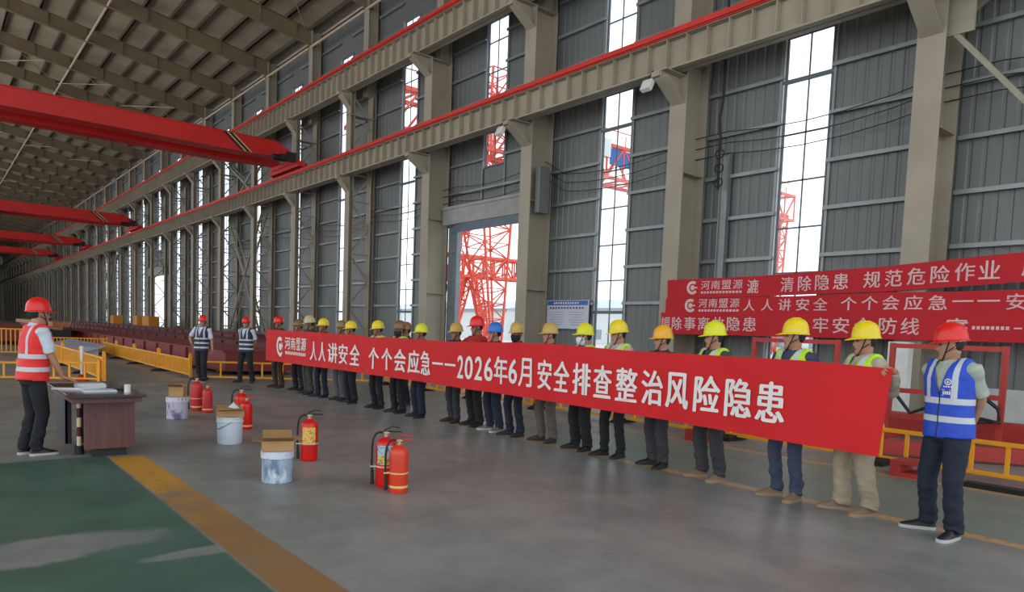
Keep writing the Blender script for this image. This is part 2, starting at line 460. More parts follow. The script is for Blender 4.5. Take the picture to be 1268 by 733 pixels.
ORD = ['nearest', 'second', 'third', 'fourth', 'fifth', 'sixth', 'seventh', 'eighth', 'ninth', 'tenth', 'eleventh', 'twelfth']
DARKST = M('shaded_lattice_steel', (112, 104, 96), .6, 0, .12, .8)
for k in range(-1, NB + 1):
    x = XC(k); latt = k >= 4
    c = lattice_column(x, 13.2) if latt else h_column(x, 13.2)
    # post above carrying the roof girder
    c.span((x - .24, 17.30, 13.2), (x + .24, 17.33, 18.4)); c.span((x - .24, 17.80, 13.2), (x + .24, 17.83, 18.4)); c.span((x - .012, 17.3, 13.2), (x + .012, 17.83, 18.4))
    root = struct('column', c, BEIGE)
    root['category'] = 'column'
    nm = ORD[k] if 0 <= k < 12 else None
    if latt: root['label'] = ('pale lattice steel column, %s column of the wall' % nm) if nm else 'pale lattice steel column far down the wall'
    else: root['label'] = ('beige H-section steel column, %s column of the wall' % nm) if nm else 'beige steel column beyond the right edge'
    if not nm: root['group'] = 'far columns of the wall'
    br = MB()
    for zb in (9.1, 13.2):
        y_in = 16.44 if latt else 16.82
        br.prism([(x - .02, y_in, zb), (x - .02, 15.95, zb), (x - .02, 15.95, zb - .18), (x - .02, y_in, zb - .75)], (.04, 0, 0))
        br.span((x - .24, 15.92, zb - .03), (x + .24, y_in, zb)); br.bar((x, 15.95, zb - .2), (x, y_in, zb - .76), .44, .03)
        br.span((x - .3, 15.9, zb - .16), (x - .02, 16.0, zb - .02))
    br.build('bracket', BEIGE, root)['kind'] = 'structure'
# crane runway beams
def runway(name, label, z0, z1):
    root = thing(name, label, 'crane beam', (XC(0), 16.35, z0)); root['kind'] = 'structure'
    b = MB(); x0, x1 = XEND + .2, XNEAR - 1
    b.span((x0, 16.12, z0), (x1, 16.58, z0 + .05)); b.span((x0, 16.12, z1 - .24), (x1, 16.58, z1 - .2)); b.span((x0, 16.335, z0), (x1, 16.365, z1 - .2))
    x = XC(-2)
    while x > x0:
        b.span((x - .012, 16.14, z0 + .05), (x + .012, 16.34, z1 - .24)); x -= BAY / 10
    b.build('beam', BEIGE, root, world=True)['kind'] = 'structure'
    r = MB(); r.span((x0, 16.06, z1 - .22), (x1, 16.13, z1 - .02)); r.span((x0, 16.3, z1 - .2), (x1, 16.4, z1 - .04)); r.span((x0, 16.0, z1 - .19), (x1, 16.06, z1 - .12))
    r.build('rail', RAILRED, root, world=True)['kind'] = 'structure'
runway('crane_runway_beam', 'lower beige crane runway beam with a red rail, below the other one', 9.12, 10.2)
runway('crane_runway_beam', 'upper beige crane runway beam with a red rail, high under the roof', 13.22, 14.5)
# roof girders, ties and eave struts
for k in range(-1, NB + 1):
    g = MB(); x = XC(k)
    zb = lambda y: 17.58 + SLOPE * (17.4 - abs(y))
    for sg in (1, -1):
        ya, yb = 17.6 * sg, 0
        for dz0, dz1, w in ((0, .03, .3), (.80, .83, .3), (.03, .80, .02)):
            g.add([(x + sx * w / 2, y, zb(y) + d) for y in (ya, yb) for sx in (-1, 1) for d in (dz0, dz1)],
                  [(0, 1, 3, 2), (4, 6, 7, 5), (0, 4, 5, 1), (2, 3, 7, 6), (0, 2, 6, 4), (1, 5, 7, 3)])
        for i in range(1, 9):
            y = sg * i * 2.05; g.span((x - .13, y - .01, zb(y) + .03), (x + .13, y + .01, zb(y) + .80))
    root = struct('roof_girder', g, GIRDER); root['category'] = 'roof girder'
    root['label'] = 'deep sloping steel roof girder above a wall column'; root['group'] = 'roof girders across the hall'
mb = MB()
for k in range(-1, NB):
    for y in (8.2, 0.6, -8.2):
        z = 17.58 + SLOPE * (17.4 - abs(y)) + .02
        mb.tube([(XC(k) - .15, y, z), (XC(k + 1) + .15, y, z)], .075, 8)
    mb.tube([(XC(k) - .2, 17.25, 17.45), (XC(k + 1) + .2, 17.25, 17.45)], .07, 8)
    mb.tube([(XC(k) - .2, 17.9, 18.3), (XC(k + 1) + .2, 17.9, 18.3)], .06, 8)
    if k % 4 == 0:
        for y0, y1 in ((17, 12.6), (12.6, 8.2), (8.2, 4.2), (4.2, .5)):
            z0 = 17.9 + SLOPE * (17.4 - y0) + .3; z1 = 17.9 + SLOPE * (17.4 - y1) + .3
            mb.tube([(XC(k), y0, z0), (XC(k + 1), y1, z1)], .03, 6); mb.tube([(XC(k + 1), y0, z0), (XC(k), y1, z1)], .03, 6)
struct('trim_3', mb, M('tie_tube_tan', (190, 172, 148), .5))['label'] = 'tie tubes and rod bracing under the roof'
# cross bracing between columns
mb = MB()
def brace(p, q, w=.16):
    mb.bar(p, q, w, .10); mb.bar((p[0], p[1] + .35, p[2]), (q[0], q[1] + .35, q[2]), w * .8, .10)
    a = Vector(p); b = Vector(q)
    for i in range(1, 12):
        c = a.lerp(b, i / 12); mb.bar(c, (c.x, c.y + .35, c.z), .05, .05)
x0, x1 = XC(0), XC(-1)
brace((x0 + .25, 17.1, 8.5), (x1, 17.1, .5)); brace((x0 + .25, 17.1, 8.7), (x1, 17.1, 13.0)); brace((x0 + .4, 17.1, 8.75), (x1, 17.1, 16.4), .12)
mb.span((x0 + .1, 17.0, 8.3), (x0 + .75, 17.06, 9.1))
for k in (6, 13):
    a, b = XC(k), XC(k + 1)
    brace((a, 17.1, 9.0), (b, 17.1, .6), .12); brace((b, 17.1, 9.0), (a, 17.1, .6), .12); brace((a, 17.1, 12.8), (b, 17.1, 9.4), .12); brace((b, 17.1, 12.8), (a, 17.1, 9.4), .12)
struct('trim_4', mb, M('brace_beige', (150, 146, 128), .55))['label'] = 'diagonal steel wind bracing between columns'
# thin cables strung along the wall and conduit
mb = MB()
for z, y in ((7.75, 17.7), (7.45, 17.72), (7.15, 17.74)):
    pts = []
    for k in range(-1, 9):
        for i in range(6):
            t = i / 6; pts.append((XC(k) - BAY * t, y, z - .35 * 4 * t * (1 - t) - .25 * sin(k * 2.1)))
    mb.tube(pts, .014, 5)
tag(mb.build('wall_cable', BLACK), 'thin dark cables sagging along the wall from column to column', 'cable')
mb = MB(); x = XC(1) + .55
mb.span((x + .35, 17.80, 0), (x + .62, 17.92, 7.0)); mb.span((x + .35, 17.74, .1), (x + .38, 17.8, 7.0)); mb.span((x + .59, 17.74, .1), (x + .62, 17.8, 7.0))
tag(mb.build('cable_tray', GIRT), 'upright galvanised cable tray beside the second column', 'cable tray')
mb = MB(); mb.tube([(x + .48, 17.5, 12.5), (x + .48, 17.5, 8.4), (x + .40, 17.5, 7.9), (x + .46, 17.5, 7.4), (x + .44, 17.52, 6.6), (x + .47, 17.52, 5.9)], .035, 6)
for z in (6.1, 6.5, 6.9): mb.tube([(x + .48 + .14 * cos(t), 17.48, z + .12 * sin(t)) for t in [2 * pi * i / 12 for i in range(13)]], .02, 5)
tag(mb.build('power_cable', BLACK), 'black power cable looped down the wall above the cable tray', 'cable')
mb = MB(); mb.span((XC(2) + .32, 17.0, 5.95), (XC(2) + .56, 17.5, 7.6)); tag(mb.build('junction_box', SHEET, bevel=.02), 'grey upright box on the side of the third column', 'electrical box')
# small floodlights on bracket tips
for i, k in enumerate((1, 2)):
    x = XC(k) - .42
    root = thing('floodlight', ('small white floodlight hanging from the second column bracket', 'small white floodlight hanging from the third column bracket')[i], 'floodlight', (x, 15.9, 8.75), 0, None)
    R = Matrix.Rotation(radians(-25), 3, 'X')
    b = MB(); b.box((0, 0, 0), (.34, .16, .32), R); b.build('housing', WHITE, root, bevel=.02)
    b = MB(); b.bar((0, .02, .16), (.12, .08, .40), .04, .04); b.build('arm', DARK, root)

# ------------------------------------------------------------------ overhead cranes
def crane(name, label, X0, y_near, hoist_y):
    root = thing(name, label, 'overhead crane', (X0, 16.2, 10.2))
    def girder(xf, xb):
        prof = [(y_near, 10.60), (13.4, 10.60), (15.85, 10.72), (15.85, 10.95), (14.9, 11.42), (y_near, 11.42)]
        g = MB(); g.prism([(xf, y, z) for y, z in prof], (xb - xf, 0, 0))
        g.span((xf + .06, y_near, 11.42), (xf - .02, 14.9, 11.46)); g.span((xf + .05, y_near, 10.57), (xb - .05, 13.4, 10.61))
        o = g.build('girder', REDP, root, world=True)
        return o
    g1 = girder(X0, X0 - .95); girder(X0 - 2.3, X0 - 3.2)
    s = MB()
    for dy, wd, mi in ((0, .19, 0), (.19, .10, 1), (.29, .19, 0), (.48, .10, 1)):
        y = 12.0 + dy
        s.add([(X0 + .02, y, 11.42), (X0 + .02, y + wd, 11.42), (X0 + .02, y + wd + .95, 10.60), (X0 + .02, y + .95, 10.60)], [(0, 1, 2, 3)], mi)
    o = s.build('hazard_stripes', [DARK, M('stripe_cream', (206, 176, 120), .6)], root, world=True); o['label'] = 'black and cream hazard stripes'
    e = MB(); e.span((X0 + .35, 15.9, 10.30), (X0 - 3.9, 16.35, 10.58)); e.span((X0 + .1, 15.8, 10.5), (X0 - 3.4, 16.1, 10.72))
    e.build('end_carriage', REDP, root, world=True, bevel=.02)
    for dx in (.15, -.5, -3.1, -3.7):
        w = MB(); w.tube([(X0 + dx, 16.2, 10.37), (X0 + dx, 16.42, 10.37)], .2, 16); w.build('wheel', DARK, root, world=True)
    m = MB(); m.span((X0 + .12, 14.9, 10.45), (X0 + .5, 15.7, 10.75)); m.tube([(X0 + .25, 14.5, 10.55), (X0 + .25, 15.2, 10.55)], .17, 12); m.span((X0 + .1, 15.3, 10.7), (X0 + .35, 15.8, 10.95))
    m.build('drive_motor', DARK, root, world=True)
    if hoist_y is not None:
        h = MB(); h.span((X0 - .4, hoist_y - .9, 10.1), (X0 - 2.6, hoist_y + .9, 10.55)); h.tube([(X0 - 1.2, hoist_y - .7, 10.3), (X0 - 1.2, hoist_y + .9, 10.3)], .3, 14)
        h.bar((X0 - 1.2, hoist_y, 10.1), (X0 - 1.2, hoist_y, 9.6), .1, .1); h.build('hoist', DARK, root, world=True)
    return root
crane('overhead_crane', 'nearest red double-girder overhead crane, striped end above the vested men', -38.3, -15, None)
crane('overhead_crane', 'second red overhead crane, farther down the hall below the nearest one', -76.5, -15, 4.4)
crane('overhead_crane', 'third red overhead crane, deep in the hall, mostly behind the second', -104.0, -15, 6.0)
crane('overhead_crane', 'farthest red overhead crane at the dim far end of the hall', -128.0, -15, None)

# ------------------------------------------------------------------ outside: gantry cranes and sheds
GRED = M('gantry_red', (224, 82, 60), .5, 0, .1, .3)  # red lightened so the colour carries the haze over the yard
def lattice(mb, p0, p1, w0, w1, n, t=.22):
    """square lattice mast from p0 to p1"""
    p0 = Vector(p0); p1 = Vector(p1); u, v = frame_of(p1 - p0, Vector((0, 1, 0)))
    cor = lambda s: [p0.lerp(p1, s) + (a * u + b * v) * (w0 + (w1 - w0) * s) / 2 for a, b in ((-1, -1), (1, -1), (1, 1), (-1, 1))]
    c0, c1 = cor(0), cor(1)
    for a, b in zip(c0, c1): mb.bar(a, b, t, t)
    for i in range(n):
        a, b = cor(i / n), cor((i + 1) / n)
        for j in range(4):
            q = (j + 1) % 4
            mb.bar(a[j], b[q], t * .55, t * .55) if (i + j) % 2 else mb.bar(a[q], b[j], t * .55, t * .55)
            mb.bar(b[j], b[q], t * .5, t * .5)
root = thing('gantry_crane', 'near red lattice gantry crane standing right outside the open doorway', 'gantry crane', (-51.5, 40, -.06))
m = MB(); lattice(m, (-50.75, 40, 0), (-52.3, 40, 12.2), 1.1, 3.3, 9, .17); lattice(m, (-52.3, 40, 12.2), (-51.7, 40, 25.0), 3.2, 2.3, 8, .17); m.build('mast', GRED, root, world=True)
m = MB(); lattice(m, (-57.5, 40, 0), (-55.6, 40, 17.5), .5, 1.5, 16, .12); m.build('leg', GRED, root, world=True)
m = MB(); lattice(m, (-51.4, 89, 0), (-51.4, 89, 18.8), .9, 1.7, 12, .22); m.build('leg', GRED, root, world=True)
m = MB(); lattice(m, (-51.4, 26, 19.0), (-51.4, 90, 19.6), 3.2, 3.2, 26, .32)
for y in range(28, 90, 4): m.bar((-50.0, y, 21.0), (-50.0, y, 22.2), .08, .08)
m.bar((-50.0, 27, 22.2), (-50.0, 89, 22.8), .08, .08); m.build('girder', GRED, root, world=True)
m = MB(); m.span((-49.9, 53.6, 19.0), (-49.75, 58.6, 20.6)); o = m.build('sign_panel', M('gantry_blue', (40, 92, 160), .5), root, world=True); o['label'] = 'blue panel'
m = MB(); m.span((-50.2, 52.0, 19.6), (-49.6, 53.4, 21.4)); m.build('operator_cab', WHITE, root, world=True)
root = thing('gantry_crane', 'far red gantry crane on splayed legs, seen small through the doorway', 'gantry crane', (-94, 66, -.06))
m = MB(); lattice(m, (-94, 62, 12.0), (-94, 92, 12.4), 3.2, 3.2, 14, .4); m.build('girder', GRED, root, world=True)
for x in (-100.5, -90.5):
    for yy in (65, 69): 
        m = MB(); lattice(m, (x, yy - 1 if yy == 65 else yy + 1, 0), (-95 if x < -95 else -93, yy, 11), .8, 1.5, 10, .26); m.build('leg', GRED, root, world=True)
m = MB(); m.span((-92.3, 77.2, 11.4), (-92.1, 81, 13.4)); m.build('sign_panel', M('gantry_blue', (40, 92, 160), .5), root, world=True)
SHED = M('pale_shed', (214, 216, 214), .7, 0, .05)
for (a, b, lab) in (((-175, 95, -.06), (-116, 125, 6.6), 'pale low shed across the yard behind the far gantry crane'), ((-112, 105, -.06), (-70, 130, 7.2), 'pale shed across the yard with a grey gutter line'),
                    ((-66, 110, -.06), (-30, 135, 6.4), 'pale shed far across the yard beyond the second window')):
    root = thing('shed', lab, 'shed', ((a[0] + b[0]) / 2, a[1], a[2]))
    m = MB(); m.span(a, b); m.build('walls', SHED, root, world=True)
    m = MB(); y0 = a[1] - .6; y1 = b[1] + .6; ym = (y0 + y1) / 2; z = b[2]
    m.prism([(a[0] - .5, y0, z), (a[0] - .5, y1, z), (a[0] - .5, ym, z + 2.6)], (b[0] - a[0] + 1, 0, 0)); m.build('roof', M('shed_roof', (190, 194, 196), .6), root, world=True)
    m = MB(); m.span((a[0], a[1] - .5, z - .5), (b[0], a[1] - .05, z - .1)); m.build('gutter', M('gutter_grey', (150, 156, 158), .6), root, world=True)
    m = MB()
    for i in range(5):
        xx = a[0] + (b[0] - a[0]) * (i + .5) / 5; m.span((xx - 1.6, a[1] - .04, .9), (xx + 1.6, a[1] + .05, 2.9))
    m.build('windows', M('shed_window', (128, 136, 142), .4), root, world=True)
for i, (x, y, w, rgb) in enumerate(((-40, 48, 5, (120, 130, 140)), (-31.5, 47, 4, (196, 120, 96)))):
    root = thing('container', ('grey container parked outside the doorway', 'pale red container parked outside the second window')[i], 'container', (x, y, -.06))
    m = MB(); m.box((0, 0, 1.3), (w, 2.4, 2.4)); m.build('body', M('container_paint%d' % i, rgb, .6), root, bevel=.03)
    m = MB()
    for j in range(int(w / .3)): m.box((-w / 2 + .2 + j * .3, -1.22, 1.3), (.12, .05, 2.2))
    m.build('ribs', M('container_paint%d' % i, rgb, .6), root)
    m = MB(); [m.box((sx * (w / 2 - .1), sy * 1.1, .08), (.2, .2, .2)) for sx in (-1, 1) for sy in (-1, 1)]; m.build('feet', DARK, root)

# ------------------------------------------------------------------ banners
REDCLOTH = M('red_banner_cloth', (206, 18, 24), .75, 0, .08, 1.2, .15, 40)
REDCLOTH2 = M('dark_red_banner_cloth', (186, 20, 34), .75, 0, .08, 1.2, .15, 40)
INK = M('white_lettering', (232, 224, 220), .7, 0, .03)
INK2 = M('pale_pink_lettering', (222, 186, 186), .7, 0, .06)
def interp(tab, x):
    if x <= tab[0][0]: return tab[0][1]
    for (a, p), (b, q) in zip(tab, tab[1:]):
        if x <= b: return p + (q - p) * (x - a) / (b - a)
    return tab[-1][1]
BY = 6.5
TOP = [(-17.25, 1.45), (-14.1, 1.45), (-13.2, 1.435), (-12.6, 1.445), (-11.95, 1.41), (-11.2, 1.43), (-9.3, 1.42), (-7.6, 1.465), (-6.7, 1.47), (-5.7, 1.44), (-4.25, 1.44), (-3.4, 1.44), (-2.55, 1.41)]
BOT = [(-17.35, .69), (-12.57, .71), (-9.25, .70), (-6.64, .69), (-5.28, .67), (-4.19, .65), (-3.3, .63), (-2.60, .62)]
def wave(x, z):
    t = (z - .65) / .8
    return .022 * sin(x * 2.3 + .6) * (1 - .4 * t) + .012 * sin(x * 6.1 + z * 2.0) * (1.1 - t) + .005 * sin(x * 13.0 - z * 5)
def cloth_pt(x, z): return Vector((x, BY + wave(x, z), z))
def banner():
    xl, xr = -17.25, -2.58; nx, nz = 240, 14; m = MB(); vs = []
    for side in (0, 1):
        for i in range(nx + 1):
            x = xl + (xr - xl) * i / nx
            for j in range(nz + 1):
                t = j / nz; z = interp(BOT, x) + (interp(TOP, x) - interp(BOT, x)) * t
                xx = x - .07 * (1 - t) * max(0, 1 - (xr - x) / .5)
                p = cloth_pt(xx, z); p.y += .004 * side; vs.append(p)
    fs = []; st = nz + 1; o = (nx + 1) * st
    for i in range(nx):
        for j in range(nz):
            a = i * st + j; fs.append((a, a + st, a + st + 1, a + 1)); fs.append((o + a, o + a + 1, o + a + st + 1, o + a + st))
    for i in range(nx):
        for j in (0, nz): a = i * st + j; fs.append((a, a + st, o + a + st, o + a))
    for i in (0, nx):
        for j in range(nz): a = i * st + j; fs.append((a, a + 1, o + a + 1, o + a))
    m.add(vs, fs, 0, True)
    o = m.build('held_banner', REDCLOTH, loc=(-9.9, BY, .65), sharp=80)
    tag(o, 'long red cloth banner with white slogan held up by the row of workers', 'banner')
    base = Vector(o.location)
    put_ = lambda x, z: cloth_pt(x, z) + Vector((0, -.012, 0)) - base
    txt = [('人', -14.48, .34), ('人', -14.05, .34), ('讲', -13.6, .40), ('安', -13.12, .43), ('全', -12.6, .43), ('个', -11.8, .37), ('个', -11.34, .38), ('会', -10.89, .39), ('应', -10.45, .39), ('急', -10.05, .36),
           ('2', -9.0, .18), ('0', -8.78, .18), ('2', -8.55, .18), ('6', -8.32, .18), ('年', -8.03, .34), ('6', -7.75, .18), ('月', -7.48, .28),
           ('安', -7.06, .32), ('全', -6.71, .31), ('排', -6.34, .31), ('查', -5.98, .31), ('整', -5.6, .33), ('治', -5.22, .32), ('风', -4.86, .33), ('险', -4.46, .33), ('隐', -4.07, .33), ('患', -3.70, .33)]
    L = MB()
    for ch, x, w in txt:
        zm = (interp(TOP, x) + interp(BOT, x)) / 2 - .035; h = .40 if not ch.isdigit() else .35
        put_glyph(L, ch, x, w * .94, zm - h / 2, h, put_, 0, .034 if not ch.isdigit() else .05)
    for x in (-9.66, -9.30): fill_strip(L, x, .31, 1.03, .035, put_)
    L.build('lettering', INK, o)
    G = MB(); zc = 1.06
    def disc(r0, r1, a0, a1, sx=1.0):
        n = 20
        for i in range(n):
            a, b = a0 + (a1 - a0) * i / n, a0 + (a1 - a0) * (i + 1) / n
            G.add([put_(-16.42 + r * cos(t), zc + r * sin(t) * 1.25) for r, t in ((r0, a), (r1, a), (r1, b), (r0, b))], [(0, 1, 2, 3)])
    disc(.12, .19, .9, 5.6); disc(.0, .07, 0, 6.28)
    for x, z, w, h in ((-16.36, 1.06, .22, .05), (-16.30, 1.0, .05, .16)): fill_strip(G, x, w, z, h, put_)
    for i, ch in enumerate('河南盟源'): put_glyph(G, ch, -15.97 + .32 * i, .27, 1.02, .28, put_, 0, .02)
    for i in range(14): fill_strip(G, -16.05 + .088 * i, .06, .90, .07, put_)
    G.build('logo', INK, o)
banner()
def wall_banner(name, label, top, bot, txt, logo, strips=(), yoff=0.0):
    """three red banners tied along the wall"""
    Y0 = 16.70 + yoff
    xl, xr = top[0][0], -1.6; n = 60; m = MB(); wv = lambda x, z: .018 * sin(x * 1.7 + z * 2) + .01 * sin(x * 4.1)
    P = lambda x, z: Vector((x, Y0 + wv(x, z), z))
    vs = []; nz = 5
    for sd in (0, 1):
        for i in range(n + 1):
            x = xl + (xr - xl) * i / n
            for j in range(nz + 1): p = P(x, interp(bot, x) + (interp(top, x) - interp(bot, x)) * j / nz); p.y += .006 * sd; vs.append(p)
    st = nz + 1; o_ = (n + 1) * st; fs = []
    for i in range(n):
        for j in range(nz): a = i * st + j; fs += [(a, a + st, a + st + 1, a + 1), (o_ + a, o_ + a + 1, o_ + a + st + 1, o_ + a + st)]
        for j in (0, nz): a = i * st + j; fs.append((a, a + st, o_ + a + st, o_ + a))
    for i in (0, n):
        for j in range(nz): a = i * st + j; fs.append((a, a + 1, o_ + a + 1, o_ + a))
    m.add(vs, fs, 0, True)
    o = m.build(name, REDCLOTH2, loc=(-7, Y0, bot[0][1])); tag(o, label, 'banner'); base = Vector(o.location)
    put_ = lambda x, z: P(x, z) + Vector((0, -.010, 0)) - base
    L = MB()
    for ch, x, w in txt:
        zt, zb_ = interp(top, x), interp(bot, x); h = min(.37, (zt - zb_) * .68); zm = (zt + zb_) / 2
        put_glyph(L, ch, x, w, zm - h / 2, h, put_, 0, .016, 2)
    for x, w, z, h in strips: fill_strip(L, x, w, z, h, put_)
    if logo:
        lx, lz = logo
        G = MB()
        for r0, r1, a0, a1 in ((.11, .19, .9, 5.6), (0, .07, 0, 6.28)):
            for i in range(18):
                a, b = a0 + (a1 - a0) * i / 18, a0 + (a1 - a0) * (i + 1) / 18
                G.add([put_(lx + r * cos(t), lz + r * sin(t)) for r, t in ((r0, a), (r1, a), (r1, b), (r0, b))], [(0, 1, 2, 3)])
        fill_strip(G, lx + .06, .2, lz - .02, .04, put_)
        for i, ch in enumerate('河南盟源'): put_glyph(G, ch, lx + .42 + .335 * i, .28, lz - .06, .24, put_, 0, .014, 2)
        for i in range(13): fill_strip(G, lx + .32 + .1 * i, .07, lz - .17, .06, put_)
        G.build('logo', INK2, o)
    L.build('lettering', INK2, o)
wall_banner('wall_banner', 'topmost of the three red wall banners, rising towards the right', [(-13.02, 3.30), (-10, 3.32), (-6.9, 3.42), (-4.2, 3.58), (-1.6, 3.78)], [(-13.02, 2.77), (-10, 2.79), (-6.9, 2.85), (-4.2, 2.99), (-1.6, 3.2)],
            [('漉', -10.26, .33), ('清', -9.29, .34), ('除', -8.83, .34), ('隐', -8.38, .35), ('患', -7.93, .35), ('规', -7.23, .36), ('范', -6.76, .36), ('危', -6.29, .36), ('险', -5.82, .36), ('作', -5.35, .37), ('业', -4.9, .37), ('严', -4.17, .36)], (-12.13, 3.06))
wall_banner('wall_banner', 'middle of the three red wall banners, repeating the held slogan', [(-13.06, 2.76), (-9, 2.78), (-6.9, 2.83), (-5.5, 2.82), (-1.6, 2.86)], [(-13.06, 2.34), (-9, 2.35), (-1.6, 2.37)],
            [('人', -10.32, .31), ('人', -9.8, .32), ('讲', -9.32, .33), ('安', -8.85, .34), ('全', -8.39, .36), ('个', -7.7, .36), ('个', -7.23, .36), ('会', -6.77, .36), ('应', -6.3, .36), ('急', -5.82, .36), ('安', -4.39, .34)], (-12.17, 2.56), ((-5.34, .40, 2.60, .035), (-4.87, .40, 2.60, .035)), -.012)
wall_banner('wall_banner', 'lowest of the three red wall banners, reaching farthest left', [(-13.2, 2.36), (-1.6, 2.38)], [(-13.2, 1.74), (-8, 1.77), (-1.6, 1.79)],
            [('調', -13.02, .31), ('除', -12.6, .34), ('事', -12.16, .38), ('离', -11.69, .38), ('故', -11.2, .36), ('隐', -10.73, .38), ('患', -10.26, .38), ('牢', -8.35, .38), ('安', -7.85, .38), ('全', -7.34, .38), ('防', -6.79, .38), ('线', -6.32, .36), ('室', -5.42, .38)], None,
            [(-5.1 + .085 * i, .06, 2.03, .07) for i in range(8)] + [(-4.33, .14, 2.05, .03)] + [(-5.42, .42, 1.93 + .11 * i, .03) for i in range(3)], -.024)
# notice board on the wall between third column and second window
root = thing('notice_board', 'white notice board with a blue header on the wall left of the second window', 'notice board', (-18.3, YW - .2, 1.80))
m = MB(); m.span((-19.36, YW - .22, 1.82), (-17.24, YW - .17, 2.84)); m.build('board', M('board_white', (196, 200, 214), .5, 0, .03), root, world=True)
m = MB(); m.span((-19.33, YW - .226, 2.66), (-17.27, YW - .219, 2.82)); m.build('header', M('board_blue', (48, 96, 176), .5), root, world=True)
L = MB(); pl = lambda x, z: Vector((x, YW - .23, z)) - Vector(root.location)
for i in range(11): fill_strip(L, -18.95 + .12 * i, .07, 2.71, .06, pl, 0)
for i in range(12): fill_strip(L, -19.15 + .15 * i, .09, 2.53, .07, pl, 1)
for c0 in (-19.2, -18.2):
    for i in range(6): fill_strip(L, c0 + .4, .8 - .12 * (i % 3), 2.40 - .09 * i, .02, pl, 2)
L.build('lettering', [INK, M('board_ink', (70, 80, 110), .6), M('board_grey_ink', (150, 154, 170), .6)], root)

# ------------------------------------------------------------------ barriers
def barrier(p, q, z0=.08, z1=.50, nb=7, label='', group=None, foot=True, posth=.10, rail=.05):
    p = Vector((p[0], p[1], 0)); q = Vector((q[0], q[1], 0)); L = (q - p).length; a = atan2(q.y - p.y, q.x - p.x)
    root = thing('barrier', label, 'barrier', p, a, group)
    for z in (z0 + rail / 2, z1 - rail / 2):
        m = MB(); m.span((0, -.025, z - rail / 2), (L, .025, z + rail / 2)); m.build('rail', YEL, root, bevel=.006)
    for x in (.035, L - .035):
        m = MB(); m.span((x - .035, -.035, z0 - .04), (x + .035, .035, z1 + posth)); m.lathe([(.04, z1 + posth), (.045, z1 + posth + .02), (.02, z1 + posth + .05), (.001, z1 + posth + .06)], 10, (x, 0, 0)); m.build('post', YEL, root)
    if nb <= 12:
        for i in range(1, nb):
            m = MB(); x = L * i / nb; m.span((x - .022, -.02, z0 + rail), (x + .022, .02, z1 - rail)); m.build('baluster', YEL, root)
    else:
        m = MB()
        for i in range(1, nb): x = L * i / nb; m.span((x - .02, -.014, z0 + rail), (x + .02, .014, z1 - rail))
        m.build('balusters', YEL, root)
    if foot:
        m = MB()
        m.prism([(.0, -.28, 0), (.0, .28, 0), (.0, .2, .05), (.0, .06, .09), (.0, -.06, .09), (.0, -.2, .05)], (.2, 0, 0)); m.build('foot', BLACK, root, bevel=.01)
    return root
xs = [0.6, -1.8, -4.15, -6.5, -8.85, -11.2, -13.55, -15.7, -17.6]
nmz = ['right of the blue-vested man', 'behind the blue-vested man', 'behind the right end of the held banner', 'behind the last two banner holders', 'behind the middle of the held banner', 'behind the date on the held banner', 'behind the left half of the held banner', 'behind the logo end of the held banner']
for i in range(len(xs) - 1):
    barrier((xs[i + 1] + .03, 10.05), (xs[i] - .03, 10.05), .06, .50, 6, 'yellow ladder-style barrier section ' + nmz[i], 'yellow barriers behind the row', True, .02, .055)
barrier((-20.15, 5.75), (-17.75, 10.0), .06, .52, 9, 'yellow barrier section slanting behind the two men in dark vests', 'yellow barriers behind the row', True, .04)
pts = [(-20.3, 5.57), (-23.9, 5.6), (-27.6, 5.68), (-31.2, 5.78), (-34.6, 5.9)]
nm4 = ['first section from the man in a dark vest', 'second section from the man in a dark vest', 'third section from the man in a dark vest', 'farthest section by the pale steel plate']
for i in range(4): barrier((pts[i + 1][0] + .04, pts[i + 1][1]), (pts[i][0] - .04, pts[i][1]), .10, .56, 26, 'yellow close-barred barrier, ' + nm4[i], 'yellow barriers left of the vested men')
pts = [(-19.5, 3.36), (-23.0, 3.38), (-26.6, 3.4), (-30.2, 3.42)]
for i in range(3): barrier((pts[i + 1][0] + .04, pts[i + 1][1]), (pts[i][0] - .04, pts[i][1]), .08, .62, 24, 'yellow close-barred barrier behind the desk, ' + ['nearest section', 'middle section', 'farthest section'][i], 'yellow barriers behind the desk')
barrier((-20.9, .2), (-20.6, 1.75), .06, .46, 5, 'low yellow ladder barrier left of the man in the red vest', 'low barriers behind the man in red', True, .02)
barrier((-20.58, 1.8), (-19.7, 3.3), .06, .50, 5, 'low yellow ladder barrier behind the white warning post', 'low barriers behind the man in red', True, .02)
barrier((-33, .4), (-32.7, 3.5), .12, 1.05, 22, 'tall orange-yellow barrier at the far left behind the man in red', None, True, .02)
barrier((-38, 3.7), (-37.6, 6.6), .10, .62, 22, 'short yellow barrier far behind, beyond the pale steel plate', None, True, .02)

# ------------------------------------------------------------------ red frames and steel on the floor
def red_frame(x0, x1, y, z1, label):
    root = thing('welding_screen_frame', label, 'frame', ((x0 + x1) / 2, y, 0))
    for x in (x0, x1):
        m = MB(); m.span((x - .04, y - .04, .02), (x + .04, y + .04, z1)); m.build('post', FRAMERED, root, world=True)
    for z in (z1 - .05, .86, .42):
        if z == .86 and x1 - x0 > 1.8: a = x0 + (x1 - x0) * .55
        else: a = x0
        m = MB(); m.span((a, y - .035, z - .04), (x1, y + .035, z + .04)); m.build('rail', FRAMERED, root, world=True)
    m = MB()
    for x in (x0, x1): m.span((x - .06, y - .45, 0), (x + .06, y + .45, .08))
    m.build('base', FRAMERED, root, world=True)
    return root
red_frame(-5.18, -3.5, 13.0, 1.68, 'red steel frame on the floor behind the blue-vested man')
red_frame(-7.85, -6.15, 13.0, 1.70, 'red steel frame behind the heads of the last two banner holders')
